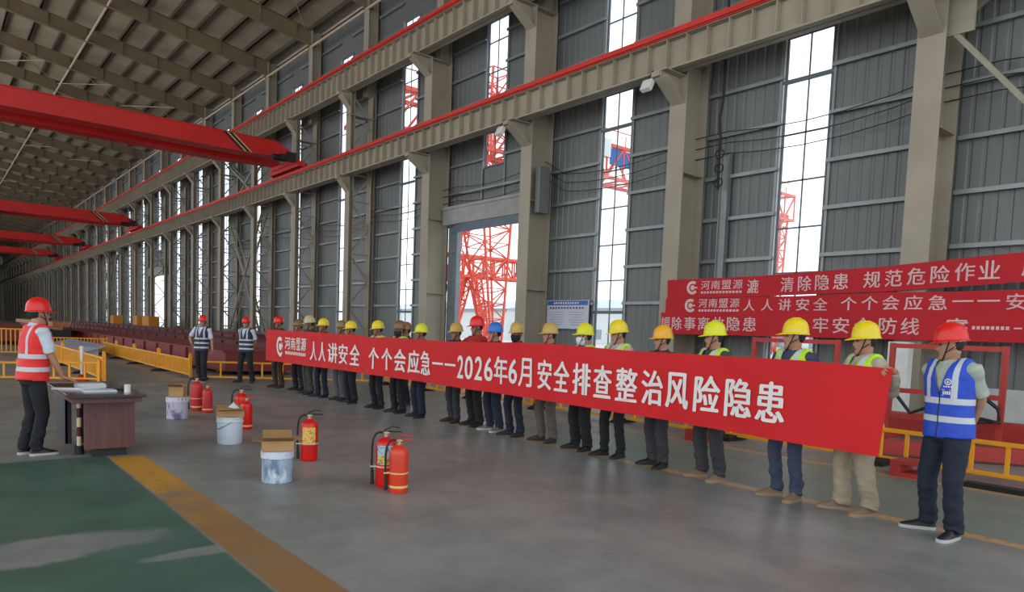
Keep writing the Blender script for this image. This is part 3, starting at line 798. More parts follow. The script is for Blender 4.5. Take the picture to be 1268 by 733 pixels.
m = MB(); m.span((-5.6, 13.5, .30), (-.5, 13.85, .42)); m.span((-5.6, 13.5, .12), (-.5, 13.55, .299)); m.span((-5.6, 13.8, .12), (-.5, 13.85, .299))
for x in (-5.2, -3.2, -1.2): m.span((x - .1, 13.52, 0), (x + .1, 13.82, .3))
tag(m.build('steel_channel', FRAMERED, loc=(-3, 13.6, 0)), 'long dark red steel channel on blocks under the red frame', 'steel beam')
m = MB(); m.bar((-4.6, 10.7, .14), (-1.6, 12.6, .14), .16, .2); tag(m.build('steel_beam', FRAMERED, loc=(-3, 11.6, 0)), 'red steel beam lying slanted just behind the right barrier', 'steel beam')
m = MB(); m.span((-3.62, 9.25, 0), (-3.2, 9.65, .06)); m.span((-3.62, 9.25, .06), (-3.5, 9.65, .16)); m.span((-3.62, 9.25, .16), (-3.2, 9.65, .2)); tag(m.build('steel_block', FRAMERED, loc=(-3.4, 9.45, 0)), 'small red steel block in front of the barrier by the beige trousers', 'steel block')
m = MB(); m.span((-6.75, 9.3, 0), (-6.35, 9.7, .05)); m.span((-6.75, 9.3, .05), (-6.63, 9.7, .14)); m.span((-6.75, 9.3, .14), (-6.35, 9.7, .18)); tag(m.build('steel_block', FRAMERED, loc=(-6.5, 9.5, 0)), 'small red steel block in front of the barrier left of the navy trousers', 'steel block')
m = MB(); m.prism([(-2.85, 9.35, 0), (-2.85, 9.6, 0), (-2.85, 9.56, .05), (-2.85, 9.39, .05)], (.95, 0, 0)); tag(m.build('rubber_strip', BLACK, loc=(-2.4, 9.5, 0)), 'black rubber strip on the floor below the right barrier', 'rubber strip')
m = MB(); m.tube([(-3.98, 12.9, 1.55), (-3.95, 12.85, 1.2), (-3.8, 12.8, .95), (-3.5, 12.85, .7), (-3.45, 12.8, .5), (-3.8, 12.6, .48), (-4.2, 12.7, .5), (-3.9, 12.75, .56), (-3.5, 12.7, .5)], .03, 8)
m.tube([(-5.1, 12.85, 1.2), (-5.0, 12.8, .8), (-4.75, 12.8, .5), (-4.5, 12.8, .62)], .03, 8)
tag(m.build('welding_hose', BLACK, loc=(-4, 12.8, .46)), 'black hose draped over the red frame behind the blue-vested man', 'hose')
m = MB(); m.span((-6.5, 16.05, 0), (-6.08, 16.3, 1.72)); tag(m.build('white_board', WHITE, loc=(-6.3, 16.2, 0)), 'upright white board standing under the wall banners', 'board')
def big_girder(x0, x1, y0, y1, z0, z1, label, mat):
    root = thing('steel_girder', label, 'steel girder', ((x0 + x1) / 2, (y0 + y1) / 2, 0))
    m = MB(); m.span((x0 + .02, y0, z0 + .041), (x1 - .02, y1, z1 - .041)); m.span((x0, y0 - .08, z1 - .04), (x1, y1 + .08, z1)); m.span((x0, y0 - .08, z0), (x1, y1 + .08, z0 + .04)); m.build('body', mat, root, world=True)
    m = MB(); x = x0 + .8
    while x < x1: m.span((x - .15, y0 + .1, 0), (x + .15, y1 - .1, z0)); x += 5.5
    m.build('supports', DARK, root, world=True)
    m = MB(); x = x0 + .4
    while x < x1 - .3: m.span((x - .02, y0 - .07, z0 + .04), (x + .02, y0, z1 - .04)); x += 2.0
    m.build('stiffeners', mat, root, world=True)
RG = M('primer_red', (124, 34, 32), .6, 0, .12, .4); RG2 = M('primer_maroon', (104, 30, 36), .6, 0, .12, .4)
big_girder(-62, -21.6, 6.9, 9.2, .12, .74, 'nearest long dark red box girder lying behind the yellow barrier', RG)
big_girder(-78, -26, 10.6, 12.6, .12, .80, 'middle long maroon box girder lying on the floor', RG2)
big_girder(-96, -36, 13.1, 14.8, .12, 1.0, 'farthest maroon box girder lying near the wall', RG2)
big_girder(-80, -44, 2.8, 4.6, .2, .95, 'dark red girder lying far left behind the orange barriers', RG)
m = MB(); m.add([(-36.6, 3.6, .25), (-30.5, 4.4, .25), (-30.5, 5.3, .55), (-36.6, 5.0, .6), (-36.6, 3.6, .2), (-30.5, 4.4, .2), (-30.5, 5.3, .5), (-36.6, 5.0, .55)], [(0, 1, 2, 3), (7, 6, 5, 4), (0, 4, 5, 1), (1, 5, 6, 2), (2, 6, 7, 3), (3, 7, 4, 0)])
m.span((-36, 4.6, 0), (-35.6, 5.0, .5)); m.span((-31.2, 4.6, 0), (-30.8, 5.1, .45)); m.span((-36, 3.7, 0), (-35.8, 3.9, .22)); m.span((-31, 4.4, 0), (-30.8, 4.6, .22))
tag(m.build('steel_plate', M('pale_plate', (170, 176, 190), .45, .3), loc=(-33, 4.4, 0)), 'pale grey steel plate propped up between the yellow barriers', 'steel plate')
ORG = M('cabinet_orange', (206, 132, 34), .5)
for i, (x, y, lab) in enumerate(((-73.3, 15.6, 'left orange cabinet standing at the foot of the far columns'), (-69.4, 15.6, 'right orange cabinet standing at the foot of the far columns'), (-84, 15.6, 'orange cabinet by the distant open doorway'))):
    root = thing('cabinet', lab, 'cabinet', (x, y, 0), 0, None)
    b = MB(); b.box((0, 0, 1.0), (1.5 + .8 * (i == 1), .9, 1.7)); b.build('body', ORG, root, bevel=.03)
    b = MB(); b.box((-.36, -.46, 1.0), (.68, .03, 1.5)); b.box((.36, -.46, 1.0), (.68, .03, 1.5)); b.build('doors', ORG, root, bevel=.01)
    b = MB(); b.box((0, 0, .08), (1.4, .8, .16)); b.build('plinth', DARK, root)
root = thing('beam_stack', 'orange steel beam on dark trestles far behind the man in red', 'steel beam', (-56, 5.8, 0))
b = MB(); b.span((-66, 5.4, 1.0), (-46, 6.2, 1.25)); b.span((-66, 5.7, .8), (-46, 5.9, 1.0)); b.build('beam', M('beam_orange', (170, 104, 56), .6), root, world=True)
b = MB()
for x in (-65, -60, -55, -50, -47): b.span((x - .8, 5.3, 0), (x + .8, 6.3, .8))
b.build('trestles', DARK, root, world=True)
# white warning post with a red foot
root = thing('warning_post', 'thin white warning post on a red foot behind the desk', 'post', (-20.3, 3.0, 0))
b = MB(); b.lathe([(.17, 0), (.17, .05), (.09, .12), (.04, .16)], 16); b.build('base', REDP, root)
b = MB(); b.lathe([(.035, .14), (.035, .80), (.045, .80), (.045, .86), (.001, .88)], 12); b.build('pole', WHITE, root)

# ------------------------------------------------------------------ desk and what lies on it
def wood_material():
    m, t, b = newmat('reddish_desk_veneer')
    vec, x, y, z = t.coords()
    mp = t.new('ShaderNodeMapping'); t.l.new(vec, mp.inputs[0]); mp.inputs['Scale'].default_value = (14, 14, .8)
    t.l.new(t.mix(t.step(t.noise(mp.outputs[0], 2.0, 5), .3, .7), lin(84, 46, 46), lin(108, 64, 60)), b.inputs['Base Color'])
    b.inputs['Roughness'].default_value = .38
    return m
WOOD = wood_material()
DTOP = M('dark_desk_top', (58, 46, 44), .16, 0, .25, 6)
desk = thing('desk', 'dark reddish wooden desk beside the man in the red vest', 'desk', (-9.72, 1.56, 0))
m = MB(); m.span((-10.42, 1.17, .715), (-8.72, 1.92, .75)); m.build('top', DTOP, desk, world=True, bevel=.006)
m = MB(); m.span((-10.40, 1.21, .655), (-8.80, 1.89, .713)); m.build('apron', WOOD, desk, world=True, bevel=.004)
m = MB(); m.span((-9.12, 1.36, .10), (-9.07, 1.87, .655)); m.build('end_panel', WOOD, desk, world=True, bevel=.004)
m = MB(); m.span((-10.3, 1.50, .10), (-9.121, 1.85, .655)); m.build('pedestal', WOOD, desk, world=True, bevel=.004)
m = MB(); m.span((-10.28, 1.46, 0), (-9.16, 1.80, .10)); m.build('plinth', DARK, desk, world=True)
m = MB(); m.span((-10.3, 1.25, .10), (-9.6, 1.27, .655)); m.span((-9.64, 1.25, .10), (-9.6, 1.31, .655)); m.span((-9.64, 1.38, .10), (-9.6, 1.5, .655)); m.build('side_panel', DARK, desk, world=True)
root = thing('striped_post', 'red and cream striped stick leaning in the gap under the desk top', 'post', (-9.42, 1.36, 0))
for i in range(5):
    m = MB(); m.lathe([(.025, .10 + i * .11), (.025, .21 + i * .11)], 12, (-9.42, 1.36, 0)); m.build('band', [M('post_cream', (226, 204, 164), .6), M('post_dark_red', (88, 26, 28), .6)][i % 2], root, world=True)
m = MB(); m.lathe([(.05, 0), (.05, .1)], 12, (-9.42, 1.36, 0)); m.build('foot', BLACK, root, world=True)
PAPER = M('white_paper', (222, 224, 228), .7, 0, .03)
m = MB()
for i in range(5): m.box((0, 0, .006 + i * .010), (.22 - .004 * i, .31 - .003 * i, .0085), Matrix.Rotation(radians(4 * (i % 3) - 4), 3, 'Z'))
tag(m.build('paper_stack', PAPER, loc=None), 'thick white stack of papers on the desk', 'papers').location = (-9.72, 1.52, .75)
m = MB(); m.box((0, 0, .008), (.24, .33, .016)); m.box((0, 0, .018), (.215, .30, .003))
tag(m.build('folder', [M('folder_pale', (206, 212, 222), .5)], bevel=.003), 'pale flat folder in front of the paper stack on the desk', 'folder').location = (-9.22, 1.53, .75)
m = MB(); m.box((0, 0, .012), (.5, .02, .024)); tag(m.build('ruler', M('pale_ruler', (214, 204, 208), .5)), 'long pale strip lying on the desk edge near the hand', 'strip').location = (-9.45, 1.33, .75); bpy.data.objects['ruler'].rotation_euler = (0, 0, radians(62))
m = MB(); m.lathe([(.001, 0), (.035, 0), (.035, .09), (.03, .09), (.03, .01), (.001, .01)], 16); tag(m.build('cup', M('cup_white', (216, 214, 206), .4)), 'small pale cup at the right end of the desk', 'cup').location = (-9.0, 1.78, .75)
m = MB(); m.box((0, 0, .006), (.08, .16, .012)); tag(m.build('phone', BLACK, bevel=.003), 'black phone lying beside the papers on the desk', 'phone').location = (-9.35, 1.74, .75)

# ------------------------------------------------------------------ buckets and cardboard boxes
def bucket_paint(name, base, spots, scale):
    m, t, b = newmat(name); vec, x, y, z = t.coords()
    mp = t.new('ShaderNodeMapping'); t.l.new(vec, mp.inputs[0]); mp.inputs['Scale'].default_value = (1, 1, .45)
    c = base
    for i, (col, lo, hi) in enumerate(spots): c = t.mix(t.step(t.noise(mp.outputs[0], scale * (1 + i * .6), 4), lo, hi), c, col)
    t.l.new(c, b.inputs['Base Color']); b.inputs['Roughness'].default_value = .45; return m
CARD = M('cardboard', (178, 138, 92), .8, 0, .10, 6); CARD2 = M('cardboard_inside', (150, 112, 72), .85, 0, .1, 6)
WBK = bucket_paint('white_bucket_plastic', lin(206, 216, 224), [(lin(176, 190, 204), .55, .8)], 4)
BBK = bucket_paint('smeared_blue_tin', lin(158, 178, 196), [(lin(104, 124, 150), .50, .62), (lin(206, 214, 220), .58, .7)], 7)
PBK = bucket_paint('lilac_tin', lin(196, 188, 206), [(lin(120, 96, 140), .55, .66), (lin(178, 92, 96), .62, .72)], 9)
LBL = bucket_paint('tin_label_band', lin(210, 212, 222), [(lin(120, 110, 160), .62, .68), (lin(60, 90, 100), .72, .76)], 22)
def pail(loc, label, mat, r, h, band=None, handle=True, taper=.93):
    root = thing('bucket', label, 'bucket', loc)
    m = MB(); m.lathe([(.001, 0), (r * taper - .01, 0), (r * taper, .012), (r * .97, h * .8), (r * 1.03, h * .81), (r * 1.03, h * .84), (r * .985, h * .85), (r, h * .97), (r * 1.035, h * .975), (r * 1.035, h), (r * .97, h), (r * .95, h * .6), (r * .9, .02), (.001, .02)], 36); m.build('body', mat, root)
    if band:
        m = MB(); m.lathe([(r * 1.0, h * .76), (r * 1.045, h * .77), (r * 1.05, h * .98), (r * 1.0, h * .99)], 36); m.build('label_band', band, root)
    if handle:
        m = MB(); a0 = -pi * .98; pts = []
        for i in range(13):
            t = i / 12; a = -pi * 1.02 + pi * 1.0 * t + radians(-8); pts.append((1.04 * r * cos(a) , 1.04 * r * sin(a), h * .84 - .30 * h * sin(pi * t)))
        m.tube(pts, .006, 6); m.build('handle', M('wire_handle', (150, 156, 164), .4, .5), root)
    return root
def carton(loc, rz, dims, label, open_=True, flaps=(1, 1, 0, 0), tilt=0):
    root = thing('cardboard_box', label, 'cardboard box', loc, rz); root.rotation_euler[0] = tilt
    x, y, z = dims; m = MB(); w = .006
    m.span((-x / 2, -y / 2, 0), (x / 2, y / 2, w))
    for sx in (-1, 1): m.span((sx * x / 2 - w / 2, -y / 2, 0), (sx * x / 2 + w / 2, y / 2, z))
    for sy in (-1, 1): m.span((-x / 2, sy * y / 2 - w / 2, 0), (x / 2, sy * y / 2 + w / 2, z))
    m.build('body', CARD, root)
    ang = [.5, .8, .3, .6]
    for i, (c, d) in enumerate((((0, -y / 2, z), (0, -1, 0)), ((0, y / 2, z), (0, 1, 0)), ((-x / 2, 0, z), (-1, 0, 0)), ((x / 2, 0, z), (1, 0, 0)))):
        if not flaps[i]: continue
        m = MB(); d = Vector(d); e = d * cos(ang[i]) * .10 + Vector((0, 0, sin(ang[i]) * .10 * flaps[i])); c = Vector(c); s_ = Vector((d.y, d.x, 0)); s_ = Vector((abs(s_.x), abs(s_.y), 0)) * (x if d.y else y) / 2 * .96
        m.prism([c - s_, c + s_, c + s_ + e, c - s_ + e], d.cross(s_).normalized() * .005); m.build('flap', CARD2, root)
    return root
TOCAM = lambda x, y: atan2(-y, -x)                         # heading from a spot towards the camera end
pail((-6.92, 2.73, 0), 'smeared blue-grey tin under a large cardboard box, nearest the camera', BBK, .155, .33, LBL, False, .98)
carton((-6.92, 2.73, .332), radians(70), (.30, .25, .10), 'large open cardboard box on the blue-grey tin', True, (1, 1, .6, .4))
pail((-9.45, 3.08, 0), 'white plastic bucket with a wire handle, middle of the three', WBK, .165, .36)
carton((-9.45, 3.08, .362), radians(78), (.32, .25, .085), 'shallow cardboard box on the white plastic bucket', True, (.4, .6, 0, 0), 0)
m = MB(); m.add([(-.09, 0, 0), (.09, .02, 0), (.05, .10, 0), (.0, .04, .07), (-.09, 0, .004), (.09, .02, .004), (.05, .10, .004), (.0, .04, .075)], [(0, 1, 3), (1, 2, 3), (2, 0, 3), (4, 7, 5), (5, 7, 6), (6, 7, 4), (0, 1, 5, 4), (1, 2, 6, 5), (2, 0, 4, 6)])
tag(m.build('paper_sheet', PAPER), 'crumpled white paper in the box on the white bucket', 'paper').location = (-9.5, 3.1, .462)
pail((-12.2, 3.14, 0), 'lilac printed tin under a small cardboard box, farthest bucket', PBK, .165, .36, LBL, False, .98)
carton((-12.2, 3.14, .362), radians(60), (.22, .17, .16), 'small cardboard box standing on the lilac tin', True, (1, .5, .7, 0))

# ------------------------------------------------------------------ fire extinguishers
XRED = M('extinguisher_red', (216, 24, 16), .28, 0, .06, 2); XOR = M('extinguisher_orange_red', (216, 62, 36), .32, 0, .06, 2); XPINK = M('extinguisher_worn_red', (200, 44, 44), .45, 0, .12, 6)
BRASS = M('valve_metal', (196, 178, 150), .35, .7); TAPE = M('yellow_tape', (226, 190, 110), .5)
def label_mat():
    m, t, b = newmat('extinguisher_label'); vec, x, y, z = t.coords()
    c = t.mix(t.step(t.noise(vec, 40, 2), .5, .6), lin(232, 196, 96), lin(214, 120, 60))
    c = t.mix(t.band(z, .405, .445, .002), c, lin(60, 60, 80)); c = t.mix(t.step(z, .445, .447), c, lin(236, 206, 120))
    t.l.new(c, b.inputs['Base Color']); b.inputs['Roughness'].default_value = .4; return m
def label_mat2():
    m, t, b = newmat('extinguisher_label_blue'); vec, x, y, z = t.coords()
    c = t.mix(t.step(t.noise(vec, 36, 2), .5, .62), lin(170, 200, 210), lin(110, 130, 160)); c2 = t.mix(t.step(t.noise(vec, 40, 2), .45, .6), lin(222, 196, 110), lin(120, 110, 90))
    c = t.mix(t.step(z, .33, .32), c, c2); t.l.new(c, b.inputs['Base Color']); b.inputs['Roughness'].default_value = .4; return m
LB1, LB2 = label_mat(), label_mat2()
def extinguisher(loc, label, mat, s=1.0, lab=None, hose=True, lever=None, aim=None, band=None, hose_side=1):
    """axis x of the thing points to the viewer's right, -y towards the camera"""
    x, y = loc[0], loc[1]
    root = thing('fire_extinguisher', label, 'fire extinguisher', loc, atan2(-x, y) if aim is None else aim); root.scale = (s, s, s)
    r = .098
    m = MB(); m.lathe([(.001, 0), (r - .012, 0), (r - .004, .012), (r, .03), (r, .40), (r * .97, .425), (r * .84, .455), (r * .58, .477), (.032, .487), (.032, .50), (.001, .50)], 32); m.build('cylinder', mat, root)
    v = MB(); v.lathe([(.026, .498), (.026, .52), (.018, .522), (.018, .55), (.001, .55)], 14); v.tube([(-.03, 0, .535), (.03, 0, .535)], .014, 10); v.build('valve', BRASS, root)
    h = MB(); h.bar((-.03, 0, .548), (.15, 0, .548), .022, .012); h.bar((-.02, 0, .562), (.06, 0, .60), .022, .010); h.bar((.06, 0, .60), (.13, 0, .585), .022, .010); h.build('handle', lever or BLACK, root, bevel=.002)
    if hose:
        o = -1 * hose_side
        h = MB(); pts = [(o * .02, 0, .535), (o * .06, -.01, .545), (o * .10, -.02, .53), (o * .125, -.03, .48), (o * .135, -.03, .40), (o * .135, -.03, .22), (o * .13, -.03, .16)]
        h.tube(pts, .011, 8); h.tube([(o * .13, -.03, .17), (o * .128, -.03, .03)], [.014, .02], 10); o_ = h.build('hose', BLACK, root)
        h = MB(); h.lathe([(r + .003, .20), (r + .003, .215)], 24); h.bar((o * r * .9, -.02, .207), (o * .15, -.03, .207), .03, .014); h.build('hose_clip', TAPE if band else M('clip_pale', (206, 196, 170), .5), root)
    if lab:
        a = -pi / 2; l = MB(); l.lathe([(r + .0015, .20 if lab is LB1 else .23), (r + .0015, .455 - .05 if lab is LB1 else .42)], 14, (0, 0, 0), 0, a - .95, a + .75, cap=False)
        l.build('label', lab, root)
    if band:
        b = MB(); b.lathe([(r + .001, .055), (r + .003, .06), (r + .003, .075), (r + .001, .08)], 28); b.build('tape_band', TAPE, root)
    return root
extinguisher((-7.85, 3.48, 0), 'red fire extinguisher with a yellow label standing alone', XRED, 1.0, LB1)
extinguisher((-6.19, 3.56, 0), 'red fire extinguisher with a pale blue label in the nearest pair', XRED, 1.02, LB2, True)
extinguisher((-5.9, 3.54, 0), 'plain orange-red fire extinguisher in front of the nearest pair', XOR, .95, None, True, M('lever_red', (196, 50, 40), .4), None, True)
extinguisher((-10.6, 3.70, 0), 'red extinguisher right of the white bucket, front one of its pair', XRED, .86, None, False, M('lever_red', (196, 50, 40), .4), None, True)
extinguisher((-10.95, 3.74, 0), 'red extinguisher with a curved black hose behind the white bucket pair', XRED, 1.04, None, True)
extinguisher((-13.2, 3.72, 0), 'dull red extinguisher with a pale collar, rear one of the farthest pair', XPINK, 1.06, None, True, None, None, True)
extinguisher((-12.85, 3.80, 0), 'worn pinkish red extinguisher, front one of the farthest pair', XPINK, .86, None, False, M('lever_red', (196, 50, 40), .4), None, True)

# ------------------------------------------------------------------ people
def remesh(mb, voxel, smooth=3, name='body'):
    me = mb.mesh(name); o = bpy.data.objects.new(name, me)
    r = o.modifiers.new('r', 'REMESH'); r.mode = 'VOXEL'; r.voxel_size = voxel; r.use_smooth_shade = True
    if smooth:
        s_ = o.modifiers.new('s', 'SMOOTH'); s_.iterations = smooth; s_.factor = .5
    out = evaluated(o); bpy.data.objects.remove(o); bpy.data.meshes.remove(me); out.materials.clear(); out.materials.append(None)
    out.polygons.foreach_set('use_smooth', [True] * len(out.polygons))
    return out
def wrinkle(me, amp, scale, f=lambda p: 1.0, seed=0.0, stretch=(1, 1, 1)):
    nrm = [v.normal.copy() for v in me.vertices]
    for v, n in zip(me.vertices, nrm):
        p = v.co; q = Vector((p.x * stretch[0] * scale + seed, p.y * stretch[1] * scale + seed * 1.7, p.z * stretch[2] * scale))
        v.co = p + n * amp * f(p) * (noise.noise(q) + .5 * noise.noise(q * 2.1))
    me.update()
def ell(c, u, v, n=20, e=2.3):
    pts = []
    for j in range(n):
        t = 2 * pi * j / n; ct, st = cos(t), sin(t)
        pts.append(c + u * (abs(ct) ** (2 / e)) * (1 if ct >= 0 else -1) + v * (abs(st) ** (2 / e)) * (1 if st >= 0 else -1))
    return pts
HEADTAB = [(-.118, .022, .080, -.048), (-.108, .040, .090, -.03), (-.085, .053, .089, .02), (-.055, .062, .087, .055), (-.02, .068, .086, .085), (.012, .072, .087, .098), (.045, .075, .092, .103),
           (.072, .073, .088, .100), (.095, .062, .074, .088), (.112, .040, .048, .06), (.120, .014, .018, .02)]
def head_mb(mb, Hm):
    n = 36; rings = []; zs = [-.118 + .238 * i / 34 for i in range(35)]
    for z in zs:
        i = max(0, min(len(HEADTAB) - 2, sum(1 for h in HEADTAB if h[0] <= z) - 1)); p, q = HEADTAB[i], HEADTAB[i + 1]; t = (z - p[0]) / (q[0] - p[0])
        a, f, b = (p[k] + (q[k] - p[k]) * t for k in (1, 2, 3)); ring = []
        for j in range(n):
            ph = 2 * pi * j / n; x = a * sin(ph); c = cos(ph); yc = (f - b) / 2 * 0
            y = -f * c if c > 0 else -b * c
            if b < 0 and c <= 0: y = -b * abs(c) * 0 - (-b) * 1.0 * (abs(c)) if False else b * -1 * -1 * abs(c) * 0 - abs(b) * .6 * abs(c)
            if c > 0:
                g = lambda x0, sx, z0, sz: math.exp(-((x - x0) / sx) ** 2 - ((z - z0) / sz) ** 2)
                y -= .024 * g(0, .011, -.026, .014) + .013 * g(0, .009, -.006, .018)
                y += .009 * (g(.031, .014, .012, .012) + g(-.031, .014, .012, .012))
                y -= .004 * g(0, .045, .034, .009) + .005 * g(0, .022, -.060, .010) + .004 * g(0, .018, -.102, .012)
                y += .003 * g(0, .03, -.078, .008)
            ring.append(Hm @ Vector((x, y, z)))
        rings.append(ring)
    mb.loft(rings)
    for sx in (-1, 1):
        e = MB(); e.ball((0, 0, 0), (.008, .019, .031)); e.xf(Hm @ Matrix.Translation((sx * .074, .012, -.006)) @ Matrix.Rotation(sx * -.35, 4, 'Z')); mb.add(e.v, e.f, 0, True)
def hand_mb(mb, W, d, n, side, curl=(.5, .6, .4), thumb=.5):
    """W wrist, d finger direction, n palm facing; side +1 left hand, -1 right hand"""
    d = d.normalized(); n = (n - d * n.dot(d)).normalized(); t = d.cross(n) * (-side)
    mb.loft([ell(W + d * s_, t * w, n * h, 12) for s_, w, h in ((-.02, .026, .020), (.01, .028, .018), (.05, .040, .016), (.085, .041, .013), (.095, .036, .010))])
    for k, (off, ln) in enumerate(((.030, .92), (.010, 1.0), (-.010, .95), (-.030, .75))):
        p = W + d * (.084 - .004 * abs(k - 1)) + t * off; dd = (d + t * off * 1.2).normalized(); pts = [p - dd * .015]; c = 0
        for seg, cv in zip((.044 * ln, .027 * ln, .022 * ln), curl):
            pts.append(p.copy()) if len(pts) == 1 else None
            c += cv; e = dd * cos(c) + n * sin(c); p = p + e * seg; pts.append(p.copy())
        mb.tube(pts, [.0092, .0092, .0086, .0078, .0062][:len(pts)], 8)
    p = W + d * .022 + t * .026; dd = (t * .75 + d * .65 + n * .25).normalized(); pts = [p - dd * .012, p + dd * .038]
    e = (dd * .6 + d * .6 + n * thumb).normalized(); pts.append(pts[-1] + e * .03); pts.append(pts[-1] + (e + n * thumb * .5).normalized() * .024)
    mb.tube(pts, [.013, .0115, .0095, .0075], 8)
def ik(Sh, T, l1, l2, pole):
    D = T - Sh; L = min(D.length, (l1 + l2) * .995); u = D.normalized(); a = (l1 * l1 - l2 * l2 + L * L) / (2 * L); h = sqrt(max(l1 * l1 - a * a, 0))
    p = pole - u * pole.dot(u); p = p.normalized(); return Sh + u * a + p * h, Sh + u * L
SKIN = M('skin', (176, 128, 100), .55, 0, .08, 12); SKIN2 = M('skin_tanned', (148, 102, 78), .55, 0, .08, 12)
EYED = M('eye_dark', (34, 26, 24), .4); LIPS = M('lips', (150, 90, 80), .5); HAIR = M('hair_black', (24, 22, 22), .6, 0, .1, 30); STRAP = M('strap_black', (26, 26, 28), .7); HATBAND = M('hat_inner_white', (206, 206, 200), .7)
SOLE_W = M('sole_white', (184, 182, 178), .6); SOLE_D = M('sole_dark', (40, 36, 34), .7); SOLE_T = M('sole_tan', (150, 126, 98), .7)
GREYREF = lin(196, 200, 204)
def vest_material(name, rgb, bands, straps=None, zip_=None, dark=None):
    if name in MATS: return MATS[name]
    m, t, b = newmat(name); vec, x, y, z = t.coords()
    nz = t.noise(vec, 9, 4); col = lin(*rgb)
    c = t.mix(t.step(nz, .3, .7), tuple(v * .88 for v in col[:3]) + (1,), tuple(min(1, v * 1.1) for v in col[:3]) + (1,))
    ax = t.math('ABSOLUTE', x)
    if straps: c = t.mix(t.math('MULTIPLY', t.band(ax, straps[0], straps[1], .002), t.step(z, straps[2] - .002, straps[2] + .002)), c, GREYREF)
    for lo, hi in bands: c = t.mix(t.band(z, lo, hi, .0025), c, GREYREF)
    if zip_ is not None: c = t.mix(t.math('MULTIPLY', t.band(x, zip_ - .006, zip_ + .006, .001), t.step(y, .02, -.02)), c, lin(24, 26, 40))
    t.l.new(c, b.inputs['Base Color']); b.inputs['Roughness'].default_value = .6; return m
def hat_material(name, rgb):
    return M(name, rgb, .32, 0, .06, 8)
def shoe_mb(foot, yaw, lift=0.0, s=1.0):
    m = MB(); R = Matrix.Rotation(yaw, 3, 'Z'); up = []; so = []
    for y, hw, h in ((.078, .020, .062), (.070, .031, .078), (.03, .036, .100), (-.01, .037, .104), (-.05, .040, .086), (-.10, .045, .066), (-.15, .043, .052), (-.185, .032, .040), (-.200, .014, .028)):
        ring = []
        for k in range(13):
            a = pi * k / 12; ring.append(R @ Vector((hw * cos(a) * (1 if h < .09 else 1 - .25 * sin(a)), y, .018 + (h - .018) * sin(a) ** .8)) + foot)
        up.append(ring + [R @ Vector((0, y, .014)) + foot])
        w = hw + .005; yy = y * 1.03
        so.append([R @ Vector(p) + foot for p in ((-w, yy, 0), (w, yy, 0), (w, yy, .026), (-w, yy, .026))])
    m.loft(up, 0); o = len(m.sm); m.loft(so, 1); 
    return m
